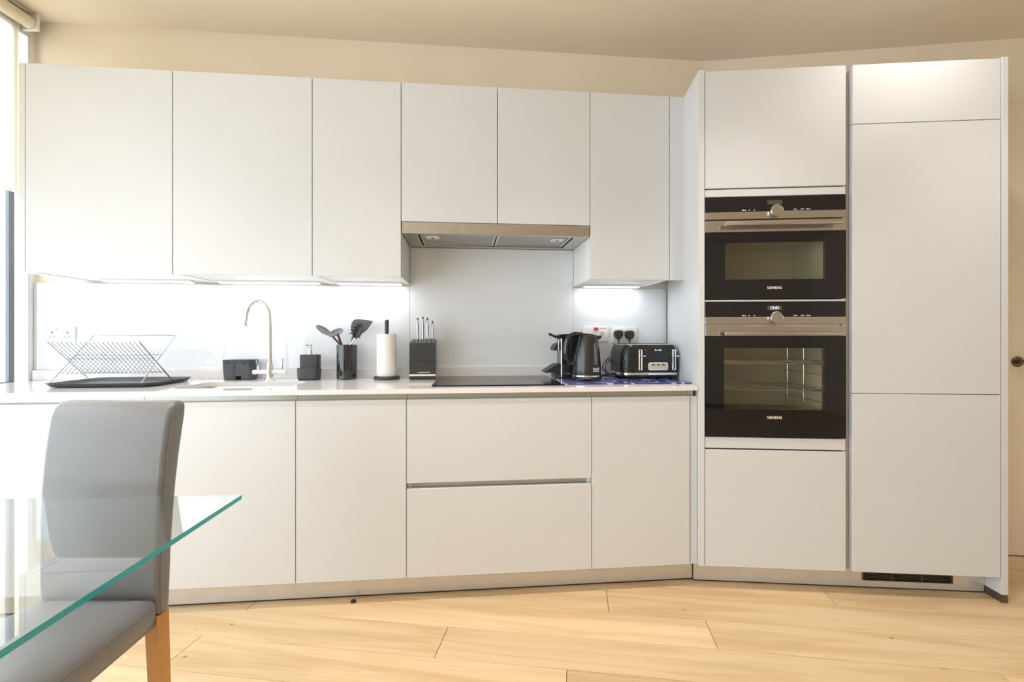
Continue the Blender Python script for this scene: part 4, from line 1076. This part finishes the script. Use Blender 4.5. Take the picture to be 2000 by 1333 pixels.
for sx in (-1, 1):
    bm = B(); loft(bm, [[(sx * .131 + x, .1515 + y, 0 if i == 0 else (.26 if i == 1 else .424)) for x, y in ((-.0155, -.020), (.0155, -.020), (.0155, .020), (-.0155, .020))] if False else [(sx * .131 + x * k, .1515 + dy + y * k, z) for x, y in ((-.0160, -.021), (.0160, -.021), (.0160, .021), (-.0160, .021))] for i, (z, k, dy) in enumerate(((0, .78, .03), (.20, .92, .012), (.424, 1, 0)))]); obj('leg', bm, OAKLEG, ch, smooth=False)
    bm = B(); loft(bm, [[(sx * .138 + x * k, -.245 + y * k, z) for x, y in ((-.019, -.019), (.019, -.019), (.019, .019), (-.019, .019))] for z, k in ((0, .75), (.3975, 1))]); obj('leg', bm, OAKLEG, ch, smooth=False)

TZ = .75; TA = .055
tb_ = thing('dining_table', 'clear glass dining table top with teal green edges', 'table', (-.642, 1.131, 0), TA)
bm = B(); TL, TD, TT = 1.55, .85, .010
box(bm, -TL, 0, -TD, 0, TZ - TT, TZ, .0, 1)
for f in bm.faces:
    pass
o = None
for f in bm.faces: f.material_index = 0 if abs(f.normal.z) > .5 else 1
bm.normal_update()
for f in bm.faces: f.material_index = 0 if abs(f.normal.z) > .5 else 1
obj('glass_top', bm, [TABLEG, TEAL], tb_, smooth=False)
ped = (-TL / 2 - .05, -TD / 2 + .02)
bm = B(); lathe(bm, [(0, 0), (.24, 0), (.24, .008), (.06, .02), (.05, .04), (.05, .70), (.12, .72), (.12, TZ - TT - .0008), (0, TZ - TT - .0008)], 40, c=(ped[0], ped[1], 0)); obj('pedestal', bm, CHROME, tb_)

# small dark stopper on the floor
bm = B(); lathe(bm, [(0, 0), (.0115, 0), (.0120, .003), (.0105, .007), (.004, .008), (0, .0075)], 20)
tag(obj('floor_stopper', bm, SEAL, loc=(-.6735, 2.021, .0003)), 'tiny black rubber stopper lying on the floor by the plinth', 'stopper')

# ================================================================== CEILING DOWNLIGHTS
def downlight(x, y, power, label, spot=100, col=(1, .84, .66)):
    t = thing('downlight', label, 'downlight', (x, y, ZC), 0, 'recessed ceiling downlights')
    bm = B(); lathe(bm, [(.030, -.0008), (.044, -.0008), (.044, -.004), (.040, -.006), (.031, -.005)], 32)
    bmesh.ops.delete(bm, geom=[f for f in bm.faces if len(f.verts) > 4], context='FACES'); obj('trim_ring', bm, WHITEP, t)
    bm = B(); lathe(bm, [(0, -.0025), (.0295, -.0025), (.0295, -.001), (0, -.001)], 24); obj('lens', bm, LAMPM, t)
    d = bpy.data.lights.new('downlight_beam', 'SPOT'); d.energy = power; d.spot_size = math.radians(spot); d.spot_blend = .8; d.shadow_soft_size = .03; d.color = col
    l = bpy.data.objects.new('downlight_beam', d); C.objects.link(l); l.parent = t; l.location = (0, 0, -.008)
    return t
WARM = (1, .94, .86)
p = RP(UG + .24, -.30); downlight(p.x, p.y, 34, 'round recessed ceiling downlight in front of the fridge tower', 140, WARM)
p = RP(.10, -.52); downlight(p.x, p.y, 50, 'round recessed ceiling downlight in front of the oven tower', 84, WARM)
p = RP(1.25, -.52); downlight(p.x, p.y, 50, 'round recessed ceiling downlight near the fridge tower end panel', 84, WARM)
p = LP(2.30, -.52); downlight(p.x, p.y, 50, 'round recessed ceiling downlight in front of the toaster', 84, WARM)
p = LP(1.50, -.52); downlight(p.x, p.y, 50, 'round recessed ceiling downlight in front of the utensil pot', 84, WARM)
p = LP(.70, -.52); downlight(p.x, p.y, 34, 'round recessed ceiling downlight in front of the sink', 84, WARM)
downlight(-1.25, .62, 50, 'added unseen ceiling downlight brightening the chair seat and glass dining table', 110, WARM)  # extra lamp out of view, added to lift the chair seat and table
